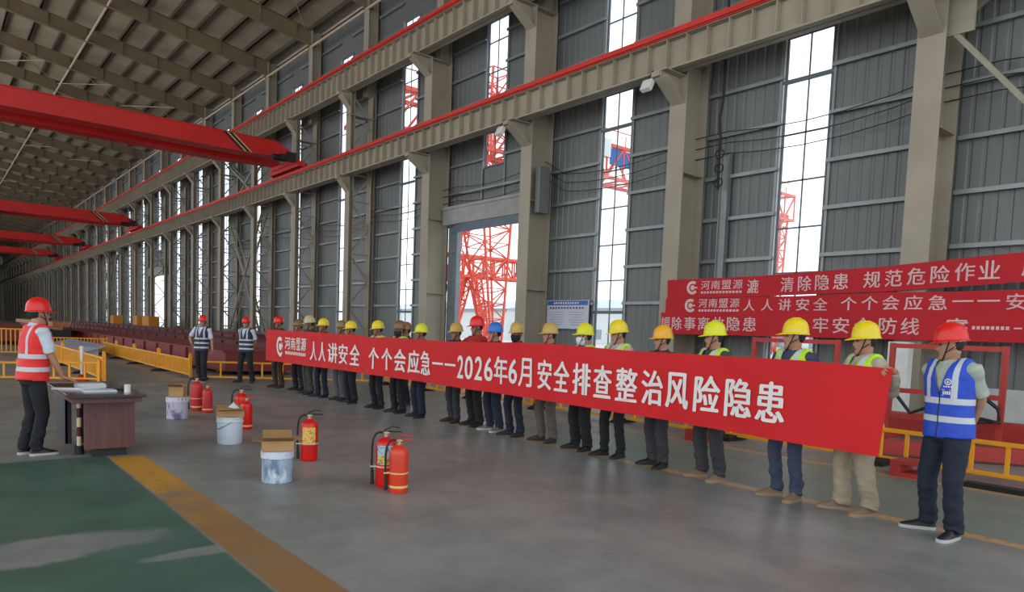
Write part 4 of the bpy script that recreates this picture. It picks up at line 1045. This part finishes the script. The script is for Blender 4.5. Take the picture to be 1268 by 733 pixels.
def person(label, loc, yaw, height, hat, shirt, trousers, shoes, sole=None, head_yaw=0.0, head_pitch=0.0, skin=SKIN, vest=None, vest_z=.86, long_sleeve=True, hands=None, feet=((.115, 0, -.2), (-.115, .0, .2)),
           voxel=.010, bulk=1.0, lean=(0, 0), mask=None, group=None, collar=None, poles=None, hand_dirs=None, curl=(.7, .8, .5), vneck=True, slim=1.0, hips=(0, 0), seed=0, legs_under=.0):
    s = height / 1.79; x0, y0 = loc
    Rl = Matrix.Translation((hips[0], hips[1], .95)) @ Matrix.Rotation(lean[0], 4, 'X') @ Matrix.Rotation(lean[1], 4, 'Y') @ Matrix.Translation((0, 0, -.95))
    T = lambda *p: Rl @ Vector(p)
    Hm = Rl @ Matrix.Translation((0, -.012, 1.598)) @ Matrix.Rotation(head_yaw, 4, 'Z') @ Matrix.Rotation(head_pitch, 4, 'X')
    hat_m, skin_m = hat, skin
    # joints
    hip = [Vector((.088 * sg + hips[0], hips[1], .885)) for sg in (1, -1)]
    foot = [Vector((f[0], f[1], 0)) for f in feet]
    fy = [f[2] for f in feet]; zf = [(f[3] if len(f) > 3 else 0.0) for f in feet]
    for q, z in zip(foot, zf): q.z = z
    knee = []; ank = []
    for i in (0, 1):
        fd = Matrix.Rotation(fy[i], 3, 'Z') @ Vector((0, -1, 0)); a = foot[i] + Vector((0, .0, .085)) - fd * .02
        k, a2 = ik(hip[i], a, .405, .405, fd + Vector((0, 0, .02))); knee.append(k); ank.append(a2)
    sh = [T(.182 * sg, .006, 1.408) for sg in (1, -1)]
    iz = Matrix.Rotation(-yaw, 3, 'Z')
    wr = []; el = []
    for i, sg in enumerate((1, -1)):
        tgt = Vector((.27 * sg, -.03, .84))
        if hands and hands[i] is not None:
            hnd = hands[i]
            tgt = iz @ (Vector(hnd) - Vector((x0, y0, 0))) / s if len(hnd) == 3 else Vector(hnd[:3])
        pole = Vector(poles[i]) if poles and poles[i] else Vector((.45 * sg, .5, -.8))
        e, w = ik(sh[i], tgt, .29, .262, pole); el.append(e); wr.append(w)
    # ---- body: one continuous surface
    B = MB()
    ring = lambda z, hw, hd, y=0.0: ell(T(0, y, z), (Rl.to_3x3() @ Vector((hw, 0, 0))), (Rl.to_3x3() @ Vector((0, hd, 0))))
    B.loft([ring(z, w, d, y) for z, w, d, y in ((.83, .13, .09, 0), (.90, .155, .105, 0), (1.0, .145, .098, 0), (1.10, .14, .092, 0), (1.22, .155, .10, 0), (1.32, .165, .103, 0), (1.40, .150, .09, 0), (1.45, .10, .07, .005), (1.475, .06, .058, .01))])
    B.tube([T(0, .014, 1.42), T(0, .012, 1.49), Hm @ Vector((0, .022, -.055)), Hm @ Vector((0, .02, .0))], [.060, .054, .053, .05], 14)
    head_mb(B, Hm)
    for i, sg in enumerate((1, -1)):
        B.tube([sh[i] - (sh[i] - T(0, 0, 1.40)) * .3, sh[i], sh[i].lerp(el[i], .5), el[i], el[i].lerp(wr[i], .3), wr[i]], [.05, .052, .045, .037, .038, .026], 12)
        dr = (wr[i] - el[i]).normalized(); nn = None
        if hand_dirs and hand_dirs[i]: dr = iz @ Vector(hand_dirs[i][0]); nn = iz @ Vector(hand_dirs[i][1])
        if nn is None: nn = Vector((-sg, -.2, 0))
        hand_mb(B, wr[i], dr, nn, sg, curl)
        fd = Matrix.Rotation(fy[i], 3, 'Z') @ Vector((0, -1, 0))
        B.tube([hip[i] + Vector((0, 0, .03)), hip[i].lerp(knee[i], .4), knee[i], knee[i].lerp(ank[i], .35), ank[i]], [.088, .078, .052, .052, .036], 14)
        B.tube([ank[i] + Vector((0, 0, .03)), ank[i] - Vector((0, 0, .03)), foot[i] + fd * .05 + Vector((0, 0, .042)), foot[i] + fd * .13 + Vector((0, 0, .034))], [.032, .030, .024, .014], 10)
    me = remesh(B, voxel, 2, 'person')
    Hi = Hm.inverted(); mi = []
    for p in me.polygons:
        q = Hi @ p.center; mi.append(2 if (q.y < -.07 and -.070 < q.z < -.052 and abs(q.x) < .023) else 0)
    me.polygons.foreach_set('material_index', mi)
    bm = bmesh.new(); bm.from_mesh(me)
    X = MB()
    for sx in (-1, 1):
        e = MB(); e.ball((0, 0, 0), (.013, .006, .0065)); e.xf(Hm @ Matrix.Translation((sx * .031, -.0775, .011))); X.add(e.v, e.f, 1, True)
        X.tube([Hm @ Vector((sx * .014, -.0905, .029)), Hm @ Vector((sx * .032, -.089, .034)), Hm @ Vector((sx * .048, -.078, .029))], .0042, 6, 1)
    xm = X.mesh('x'); bm.from_mesh(xm); bm.to_mesh(me); bm.free(); bpy.data.meshes.remove(xm)
    body = put('person', me, [skin_m, EYED, LIPS]); body.location = (x0, y0, 0); body.rotation_euler = (0, 0, yaw); body.scale = (s, s, s)
    tag(body, label, 'person', group)
    # ---- trousers
    P = MB(); bz = bulk
    rP = lambda z, hw, hd: ell(Vector((hips[0], hips[1], z)), Vector((hw, 0, 0)), Vector((0, hd, 0)))
    P.loft([rP(.80, .150, .115), rP(.86, .172 * bz, .128 * bz), rP(.95, .166 * bz, .124 * bz), rP(1.02, .158 * bz, .116 * bz)])
    for i in (0, 1):
        a = ank[i]; hem = foot[i] + Vector((0, 0, .055)) + (a - foot[i]) * .25; hem.z = foot[i].z + .06
        P.tube([hip[i] + Vector((0, 0, .02)), hip[i].lerp(knee[i], .35), knee[i], knee[i].lerp(a, .45), a + Vector((0, 0, .03)), hem], [v * slim for v in (.098, .094, .076, .072, .070, .072)], 18)
    me = remesh(P, .012, 3, 'trousers'); wrinkle(me, .016, 9, lambda p: .35 + .9 * max(0, 1 - p.z / .55), seed, (1, 1, 1.6)); put('trousers', me, trousers, body)
    for i in (0, 1):
        o = shoe_mb(foot[i], fy[i]).build('shoe', [shoes, sole or SOLE_D], body, sharp=60)
    # ---- shirt or jacket
    J = MB(); b = bulk
    J.loft([ring(z, w * b, d * b, y) for z, w, d, y in ((.88, .176, .128, 0), (.95, .172, .124, 0), (1.05, .166, .118, 0), (1.15, .168, .120, 0), (1.25, .178, .124, 0), (1.34, .186, .122, 0), (1.40, .172, .106, 0), (1.445, .125, .082, .006), (1.478, .078, .070, .010))])
    for i in (0, 1):
        pts = [sh[i] - (sh[i] - T(0, 0, 1.40)) * .35, sh[i], sh[i].lerp(el[i], .5)]; rr = [.068, .070, .062]
        if long_sleeve: pts += [el[i], el[i].lerp(wr[i], .5), wr[i] - (wr[i] - el[i]) * .06]; rr += [.056, .050, .043]
        else: pts += [sh[i].lerp(el[i], .86)]; rr += [.063]
        J.tube(pts, rr, 16)
    me = remesh(J, .012, 3, 'shirt'); wrinkle(me, .010, 11, lambda p: 1.0, seed + 3); put('shirt', me, shirt, body)
    m = MB(); n = 18; pts = [T(.064 * cos(2 * pi * k / n), .012 + .062 * sin(2 * pi * k / n), 1.485 - .022 * (1 - sin(2 * pi * k / n)) / 2 - (.03 if k in (13, 14) else 0)) for k in range(n)]
    m.tube(pts, .013, 6, 0, True); m.build('collar', collar or shirt, body)
    # ---- vest
    if vest is not None:
        Vb = MB(); g = .016
        Vb.loft([ring(z, w * b + g, d * b + g, y) for z, w, d, y in ((vest_z - .02, .180, .130, 0), (vest_z, .180, .130, 0), (.95, .176, .126, 0), (1.05, .170, .121, 0), (1.15, .170, .121, 0), (1.25, .180, .124, 0), (1.34, .188, .122, 0), (1.40, .176, .106, 0), (1.445, .132, .082, .006), (1.462, .10, .076, .008))])
        for sg in (1, -1): Vb.tube([T(.05 * sg, .005, 1.405), T(.11 * sg, .006, 1.408), T(.160 * sg, .006, 1.402)], [.078, .084, .086], 18)
        me = remesh(Vb, .011, 3, 'vest')
        if vneck:
            bm = bmesh.new(); bm.from_mesh(me); Li = Rl.inverted(); inv3 = Rl.to_3x3()
            co = T(0, 0, 1.19)
            for sg in (-1, 1):
                no = inv3 @ Vector((sg * 1.0, 0, -.27)).normalized()
                bmesh.ops.bisect_plane(bm, geom=bm.verts[:] + bm.edges[:] + bm.faces[:], plane_co=co, plane_no=no)
            dl = []
            for f in bm.faces:
                q = Li @ f.calc_center_median()
                if (q.y < .0 and abs(q.x) < (q.z - 1.19) * .27) or (q.z > 1.455 and abs(q.x) < .075) or (q.z < vest_z - .008): dl.append(f)
            bmesh.ops.delete(bm, geom=dl, context='FACES'); bm.to_mesh(me); bm.free()
        wrinkle(me, .006, 10, lambda p: 1.0, seed + 5)
        o = put('vest', me, vest, body); so = o.modifiers.new('thick', 'SOLIDIFY'); so.thickness = .004; so.offset = 1
    # ---- hair, hard hat, strap, mask
    h = MB(); rg = []
    for z, a, bk in ((-.055, .050, .070), (-.03, .066, .090), (0, .074, .104), (.04, .079, .110), (.07, .076, .106)):
        rg.append([Hm @ Vector((a * sin(t), (.022 if cos(t) > 0 else 0) - (.0 if cos(t) > 0 else bk * cos(t)), z)) for t in [2 * pi * k / 24 for k in range(24)]])
    h.loft(rg); h.build('hair', HAIR, body)
    k = MB(); rg = []; n = 36
    def hr(a, bf, bb, z, dz=None): return [Hm @ Vector((a * sin(t), -(bf if cos(t) > 0 else bb) * cos(t) + .006, z + (dz(t) if dz else 0))) for t in [2 * pi * j / n for j in range(n)]]
    peak = lambda t: max(0, cos(t)) ** 3
    prof = [(0.006, .150), (.035, .147), (.062, .135), (.083, .112), (.096, .080), (.103, .045), (.106, .015), (.108, 0)]
    for r, z in prof: rg.append(hr(r * .98, r * 1.16, r * 1.20, .042 + z))
    def brim(e, z):
        return [Hm @ Vector(((.108 + e) * sin(t), -((.126 if cos(t) > 0 else .130) + e + (.052 * peak(t) if e > 0 else 0)) * cos(t) + .006, .042 + z - .014 * peak(t) * (1 if e > 0 else 0))) for t in [2 * pi * j / n for j in range(n)]]
    rg += [brim(.006, -.004), brim(.008, -.010), brim(.0, -.008)]
    for r, z in ((.102, .004), (.096, .06), (.08, .105), (.03, .138), (.004, .142)): rg.append(hr(r * .98, r * 1.14, r * 1.18, .042 + z))
    k.loft(rg)
    for xr in (-.022, 0, .022):
        k.tube([Hm @ Vector((xr, y, z)) for y, z in ((-.100, .125), (-.065, .170), (-.02, .190), (.03, .191), (.08, .168), (.115, .115))], .006 if xr else .008, 6)
    hat_o = k.build('hard_hat', hat_m, body, sharp=70)
    k = MB()
    for sx in (-1, 1):
        k.tube([Hm @ Vector((sx * .084, -.012, .05)), Hm @ Vector((sx * .079, -.03, .0)), Hm @ Vector((sx * .066, -.05, -.06)), Hm @ Vector((sx * .03, -.066, -.116)), Hm @ Vector((0, -.07, -.126))], .0055, 6)
        k.tube([Hm @ Vector((sx * .080, .06, .05)), Hm @ Vector((sx * .080, .02, -.01)), Hm @ Vector((sx * .066, -.05, -.06))], .0045, 6)
    k.build('chin_strap', STRAP, hat_o)
    k = MB(); rg = [hr(r, r * 1.16, r * 1.22, z) for r, z in ((.083, .062), (.088, .058), (.088, .030), (.083, .026))]; 
    k.loft(rg, 0, False); k.build('hat_band', HATBAND, hat_o)
    if mask is not None:
        k = MB(); rg = []
        for z, a, f in ((-.118, .04, .085), (-.10, .056, .106), (-.06, .070, .112), (-.025, .074, .118), (-.008, .073, .100)):
            rg.append([Hm @ Vector((a * sin(t), -(f if cos(t) > 0 else .01) * cos(t) - .002, z)) for t in [2 * pi * j / 24 for j in range(24)]])
        k.loft(rg); k.build('face_mask', mask, body)
    return body
HY = hat_material('hat_yellow', (236, 206, 20)); HY2 = hat_material('hat_lime_yellow', (222, 220, 20)); HO = hat_material('hat_amber', (236, 172, 20)); HT = hat_material('hat_tan', (196, 158, 78)); HB = hat_material('hat_brown', (128, 90, 52)); HR = hat_material('hat_red', (226, 30, 20)); HBL = hat_material('hat_blue', (40, 112, 196)); HW = hat_material('hat_cream', (196, 178, 140)); HOL = hat_material('hat_olive', (132, 112, 66))
cl = lambda n, rgb, v=.14: M('cloth_' + n, rgb, .85, 0, v, 7, .2, 120)
NAVY = cl('navy', (33, 40, 56)); NAVY2 = cl('slate_navy', (58, 66, 88)); BLK = cl('black', (26, 27, 31)); CHAR = cl('charcoal', (54, 54, 58)); BRN = cl('brown_grey', (92, 84, 78)); OLV = cl('olive_grey', (66, 65, 57)); KHA = cl('khaki', (158, 144, 122)); BEI = cl('beige_shirt', (176, 166, 148)); WHT = cl('white_shirt', (206, 212, 224), .05); GRN = cl('pale_green_shirt', (168, 176, 164)); REDJ = cl('red_jacket', (168, 36, 32)); DGR = cl('dark_green', (52, 58, 52)); DKB = cl('dark_brown', (60, 46, 40)); MID = cl('midnight', (27, 34, 50)); GRT = cl('grey_trousers', (86, 85, 90))  # olive, grey and navy cloth darkened to carry the dim light at left
LIME = vest_material('vest_lime', (186, 226, 40), [(.98, 1.03), (1.12, 1.17)], (.075, .125, 1.17))
BLUEV = vest_material('vest_blue', (34, 72, 190), [(.965, 1.015), (1.115, 1.165)], (.088, .128, 1.165), .0)
REDV = vest_material('vest_red', (232, 40, 36), [(.955, 1.005), (1.10, 1.15)], (.092, .128, 1.15))
NAVYV = vest_material('vest_navy', (34, 40, 70), [(.90, .945), (1.02, 1.065), (1.14, 1.18)], (.090, .125, 1.18), .0)
SH_B = M('shoe_black', (28, 27, 28), .5); SH_T = M('shoe_tan', (128, 104, 82), .75); SH_BR = M('shoe_brown', (66, 50, 42), .7); SH_G = M('shoe_grey', (110, 110, 112), .7); SH_N = M('shoe_navy', (36, 42, 54), .6)
MASKW = M('mask_white', (214, 218, 220), .8); MASKK = M('mask_black', (34, 34, 38), .8)
def look_at(x, y, tx, ty): return atan2(tx - x, -(ty - y))
ROW = [  # x, y, helmet-top height, hat, shirt, trousers, shoes, sole, vest, mask, skin, head turn (deg, negative = towards the left), label
 (-17.35, 6.84, 1.80, HR, DKB, DKB, SH_BR, None, None, None, SKIN2, -12, 'worker in red hard hat at the far left end of the held banner'),
 (-16.45, 6.98, 1.73, HB, REDJ, BLK, SH_B, None, None, None, SKIN2, -10, 'worker in reddish brown hard hat, second from the left end of the held banner'),
 (-15.55, 6.86, 1.82, HW, DGR, OLV, SH_BR, None, None, None, SKIN2, -18, 'worker in cream hard hat above the banner logo'),
 (-14.78, 6.84, 1.76, HY, NAVY, MID, SH_N, None, None, None, SKIN2, -10, 'worker in yellow hard hat and navy clothes right after the banner logo'),
 (-14.05, 6.92, 1.73, HOL, BRN, GRT, SH_BR, None, None, None, SKIN2, -5, 'worker in olive hard hat and grey trousers near the left of the banner'),
 (-13.45, 6.84, 1.72, HY, BLK, BLK, SH_B, None, LIME, None, SKIN2, -20, 'worker in yellow hard hat, lime vest and wide black trousers behind the first slogan words'),
 (-12.42, 6.90, 1.74, HY, BEI, BLK, SH_B, None, LIME, None, SKIN2, -22, 'worker in yellow hard hat and lime vest standing left of the gap in the slogan'),
 (-11.58, 6.90, 1.75, HB, CHAR, BLK, SH_B, None, LIME, MASKK, SKIN2, -8, 'worker in brown hard hat with a black face covering and lime vest'),
 (-10.88, 6.93, 1.70, HY2, NAVY, MID, SH_N, None, None, None, SKIN2, -24, 'worker in lime-yellow hard hat and dark navy clothes before the long dash'),
 (-10.05, 7.12, 1.74, HT, CHAR, CHAR, SH_BR, None, None, None, SKIN2, -10, 'worker in tan hard hat and charcoal trousers above the long dash'),
 (-9.48, 7.14, 1.86, HR, REDJ, BLK, SH_B, None, None, None, SKIN2, -18, 'tall worker in red hard hat and red jacket in the middle of the row'),
 (-8.88, 7.06, 1.76, HBL, NAVY, NAVY, SH_G, SOLE_W, None, None, SKIN, -26, 'worker in the only blue hard hat with grey sneakers'),
 (-8.32, 7.04, 1.77, HT, BLK, MID, SH_N, None, None, MASKK, SKIN2, 12, 'worker in tan hard hat with a black face covering beside the blue hat'),
 (-7.66, 7.12, 1.77, HT, DKB, BRN, SH_BR, None, None, None, SKIN, -24, 'worker in tan hard hat with brown-grey trousers below the notice board'),
 (-6.88, 7.06, 1.77, HY2, CHAR, BLK, SH_B, None, LIME, MASKW, SKIN, -30, 'worker in lime-yellow hard hat with a white face mask'),
 (-6.24, 7.04, 1.82, HY, BEI, BLK, SH_B, None, LIME, None, SKIN, -24, 'worker in yellow hard hat and black trousers in front of the second window'),
 (-5.50, 7.02, 1.76, HO, CHAR, CHAR, SH_B, None, None, None, SKIN, -26, 'worker in amber hard hat below the left end of the wall banners'),
 (-4.70, 6.94, 1.82, HY2, OLV, CHAR, SH_T, SOLE_T, LIME, None, SKIN, -32, 'worker in bright yellow hard hat, charcoal trousers and tan shoes'),
 (-3.68, 6.84, 1.86, HY, NAVY2, NAVY2, SH_T, SOLE_T, LIME, None, SKIN, -42, 'worker in yellow hard hat and slate navy trousers beside the khaki-trousered one'),
]
for i, (x, y, hgt, hat, shirt, tr, shoe, sole, vest, mask, skin, hy, lab) in enumerate(ROW):
    base = look_at(x, y, -3 + x * .35, -3) if x > -11 else look_at(x, y, x * .55, -3)
    yaw = base * .55 + radians(-8 - 4 * (i % 3)); rnd = random.Random(i)
    zt = interp(TOP, x)
    hl = (x + .20, BY + .10, zt - .20); hr_ = (x - .20, BY + .10, zt - .20)
    up = ((0, -.15, 1), (0, -1, .1))
    person(lab, (x, y), yaw, hgt, hat, shirt, tr, shoe, sole, head_yaw=radians(hy) - yaw * .2, head_pitch=radians(rnd.uniform(-2, 7)), skin=skin, vest=vest, mask=mask, hands=(hl, hr_), hand_dirs=(up, up),
           feet=((.12 + rnd.uniform(-.02, .03), rnd.uniform(-.05, .05), .25 + rnd.uniform(-.1, .15)), (-.12 - rnd.uniform(-.02, .03), rnd.uniform(-.05, .05), -.35 + rnd.uniform(-.15, .1))), seed=i * 1.3, poles=((.42, .25, -1.0), (-.42, .25, -1.0)), curl=(.15, .35, .3),
           bulk=1.0 + .05 * (i % 3), slim=.98 + .08 * ((i * 7) % 3 - 1))
# partly hidden worker behind the row
person('worker in dark brown hard hat half hidden behind the row at the slogan gap', (-12.75, 7.75), radians(-10), 1.74, HB, DKB, BLK, SH_B, None, head_yaw=radians(-10), skin=SKIN2, seed=40)
# right end holder of the banner
x, y = -2.98, 6.86
person('worker in yellow hard hat and khaki trousers gripping the banner corner', (x, y), radians(-30), 1.835, HY, BEI, KHA, SH_T, SOLE_T, head_yaw=radians(-18), head_pitch=radians(3), vest=LIME, hands=((-2.60, BY + .10, 1.385), (-3.22, BY + .13, 1.22)),
       hand_dirs=(((-.75, -.62, .15), (.3, -.75, -.62)), ((0, -.15, 1), (0, -1, .1))), poles=((.55, .25, -1.0), (-.42, .25, -1.0)), curl=(.95, 1.1, .7), voxel=.006, feet=((.13, .05, .1), (-.13, -.06, -.45)), seed=21, slim=1.12)
# man in the blue vest at the right
bv = person('man in red hard hat and blue reflective vest, hands behind his back', (-2.18, 6.72), radians(-16), 1.83, HR, GRN, MID, SH_B, SOLE_W, head_yaw=radians(-48), head_pitch=radians(4), vest=BLUEV, vest_z=.845, long_sleeve=False, bulk=1.0, lean=(.02, -.035),
       hands=((.06, .20, .93, 0), (-.06, .21, .96, 0)), poles=((.75, .55, -.4), (-.75, .55, -.4)), hand_dirs=None, voxel=.006, feet=((.14, -.05, .15), (-.17, .05, -.75)), seed=9, slim=1.02)
# man in the red vest at the desk
person('man in red hard hat and red reflective vest with a hand on the desk', (-9.62, .94), radians(180 + 14), 1.80, HR, WHT, BLK, SH_B, SOLE_W, head_yaw=radians(-6), head_pitch=radians(-6), lean=(.09, 0), vest=REDV, vest_z=.86, long_sleeve=False, bulk=1.02,
       hands=((.26, -.05, .86, 0), (-9.50, 1.245, .795)), hand_dirs=(None, ((.10, .92, -.30), (0, -.25, -1))), poles=((.5, .6, -.6), (-.55, .75, -.3)), curl=(.15, .25, .2), voxel=.006, feet=((.09, .05, .05), (-.09, -.01, -.1)), seed=14, slim=.94)
# two men in dark vests by the barrier
person('man in red hard hat and dark vest slouching by the barrier post', (-19.45, 5.62), radians(42), 1.76, HR, WHT, BLK, SH_B, SOLE_W, head_yaw=radians(8), vest=NAVYV, vest_z=.84, long_sleeve=False, lean=(0, radians(4)), hips=(-.04, 0),
       hands=((.30, -.02, .86, 0), (-.22, -.16, 1.02, 0)), poles=((.4, .7, -.4), (-.9, .4, -.2)), feet=((.12, -.12, .2), (-.14, .10, -.5)), seed=30, voxel=.009)
person('man in red hard hat and navy vest, feet apart, just left of the held banner', (-18.95, 6.58), radians(36), 1.76, HR, WHT, BLK, SH_BR, None, head_yaw=radians(4), vest=NAVYV, vest_z=.84, long_sleeve=False,
       hands=((.08, .19, .92, 0), (-.08, .20, .95, 0)), poles=((1, .3, -.2), (-1, .3, -.2)), feet=((.20, .0, .3), (-.20, .0, -.3)), seed=31, voxel=.009)
# emblem on the blue vest
def vest_emblem(body, vest, mat):
    me = vest.data; bt = BVHTree.FromPolygons([v.co for v in me.vertices], [p.vertices for p in me.polygons])
    def pl(x, z):
        h = bt.ray_cast(Vector((x, -.6, z)), Vector((0, 1, 0)))
        return (h[0] if h[0] else Vector((x, -.13, z))) + Vector((0, -.0065, 0))
    L = MB()
    cx, cz = .062, 1.30
    for i in range(16):
        a, b = 2 * pi * i / 16, 2 * pi * (i + 1) / 16
        L.add([pl(cx + r * cos(t), cz + r * sin(t)) for r, t in ((.019, a), (.027, a), (.027, b), (.019, b))], [(0, 1, 2, 3)])
    for (x, z, w, h) in ((cx, cz - .012, .006, .026), (cx - .008, cz - .012, .004, .018), (cx + .008, cz - .012, .004, .018)): fill_strip(L, x, w, z, h, pl)
    for i in range(4): fill_strip(L, cx - .027 + .018 * i, .013, cz - .046, .012, pl)
    for i in range(4): fill_strip(L, cx - .03 + .016 * i, .011, 1.195, .028, pl)
    fill_strip(L, cx - .006, .08, 1.232, .004, pl); fill_strip(L, cx - .006, .08, 1.186, .004, pl)
    L.build('emblem', mat, vest)
vest_emblem(bv, [c for c in bv.children if c.name.startswith('vest')][0], INK)
bpy.data.scenes.remove(TMP)
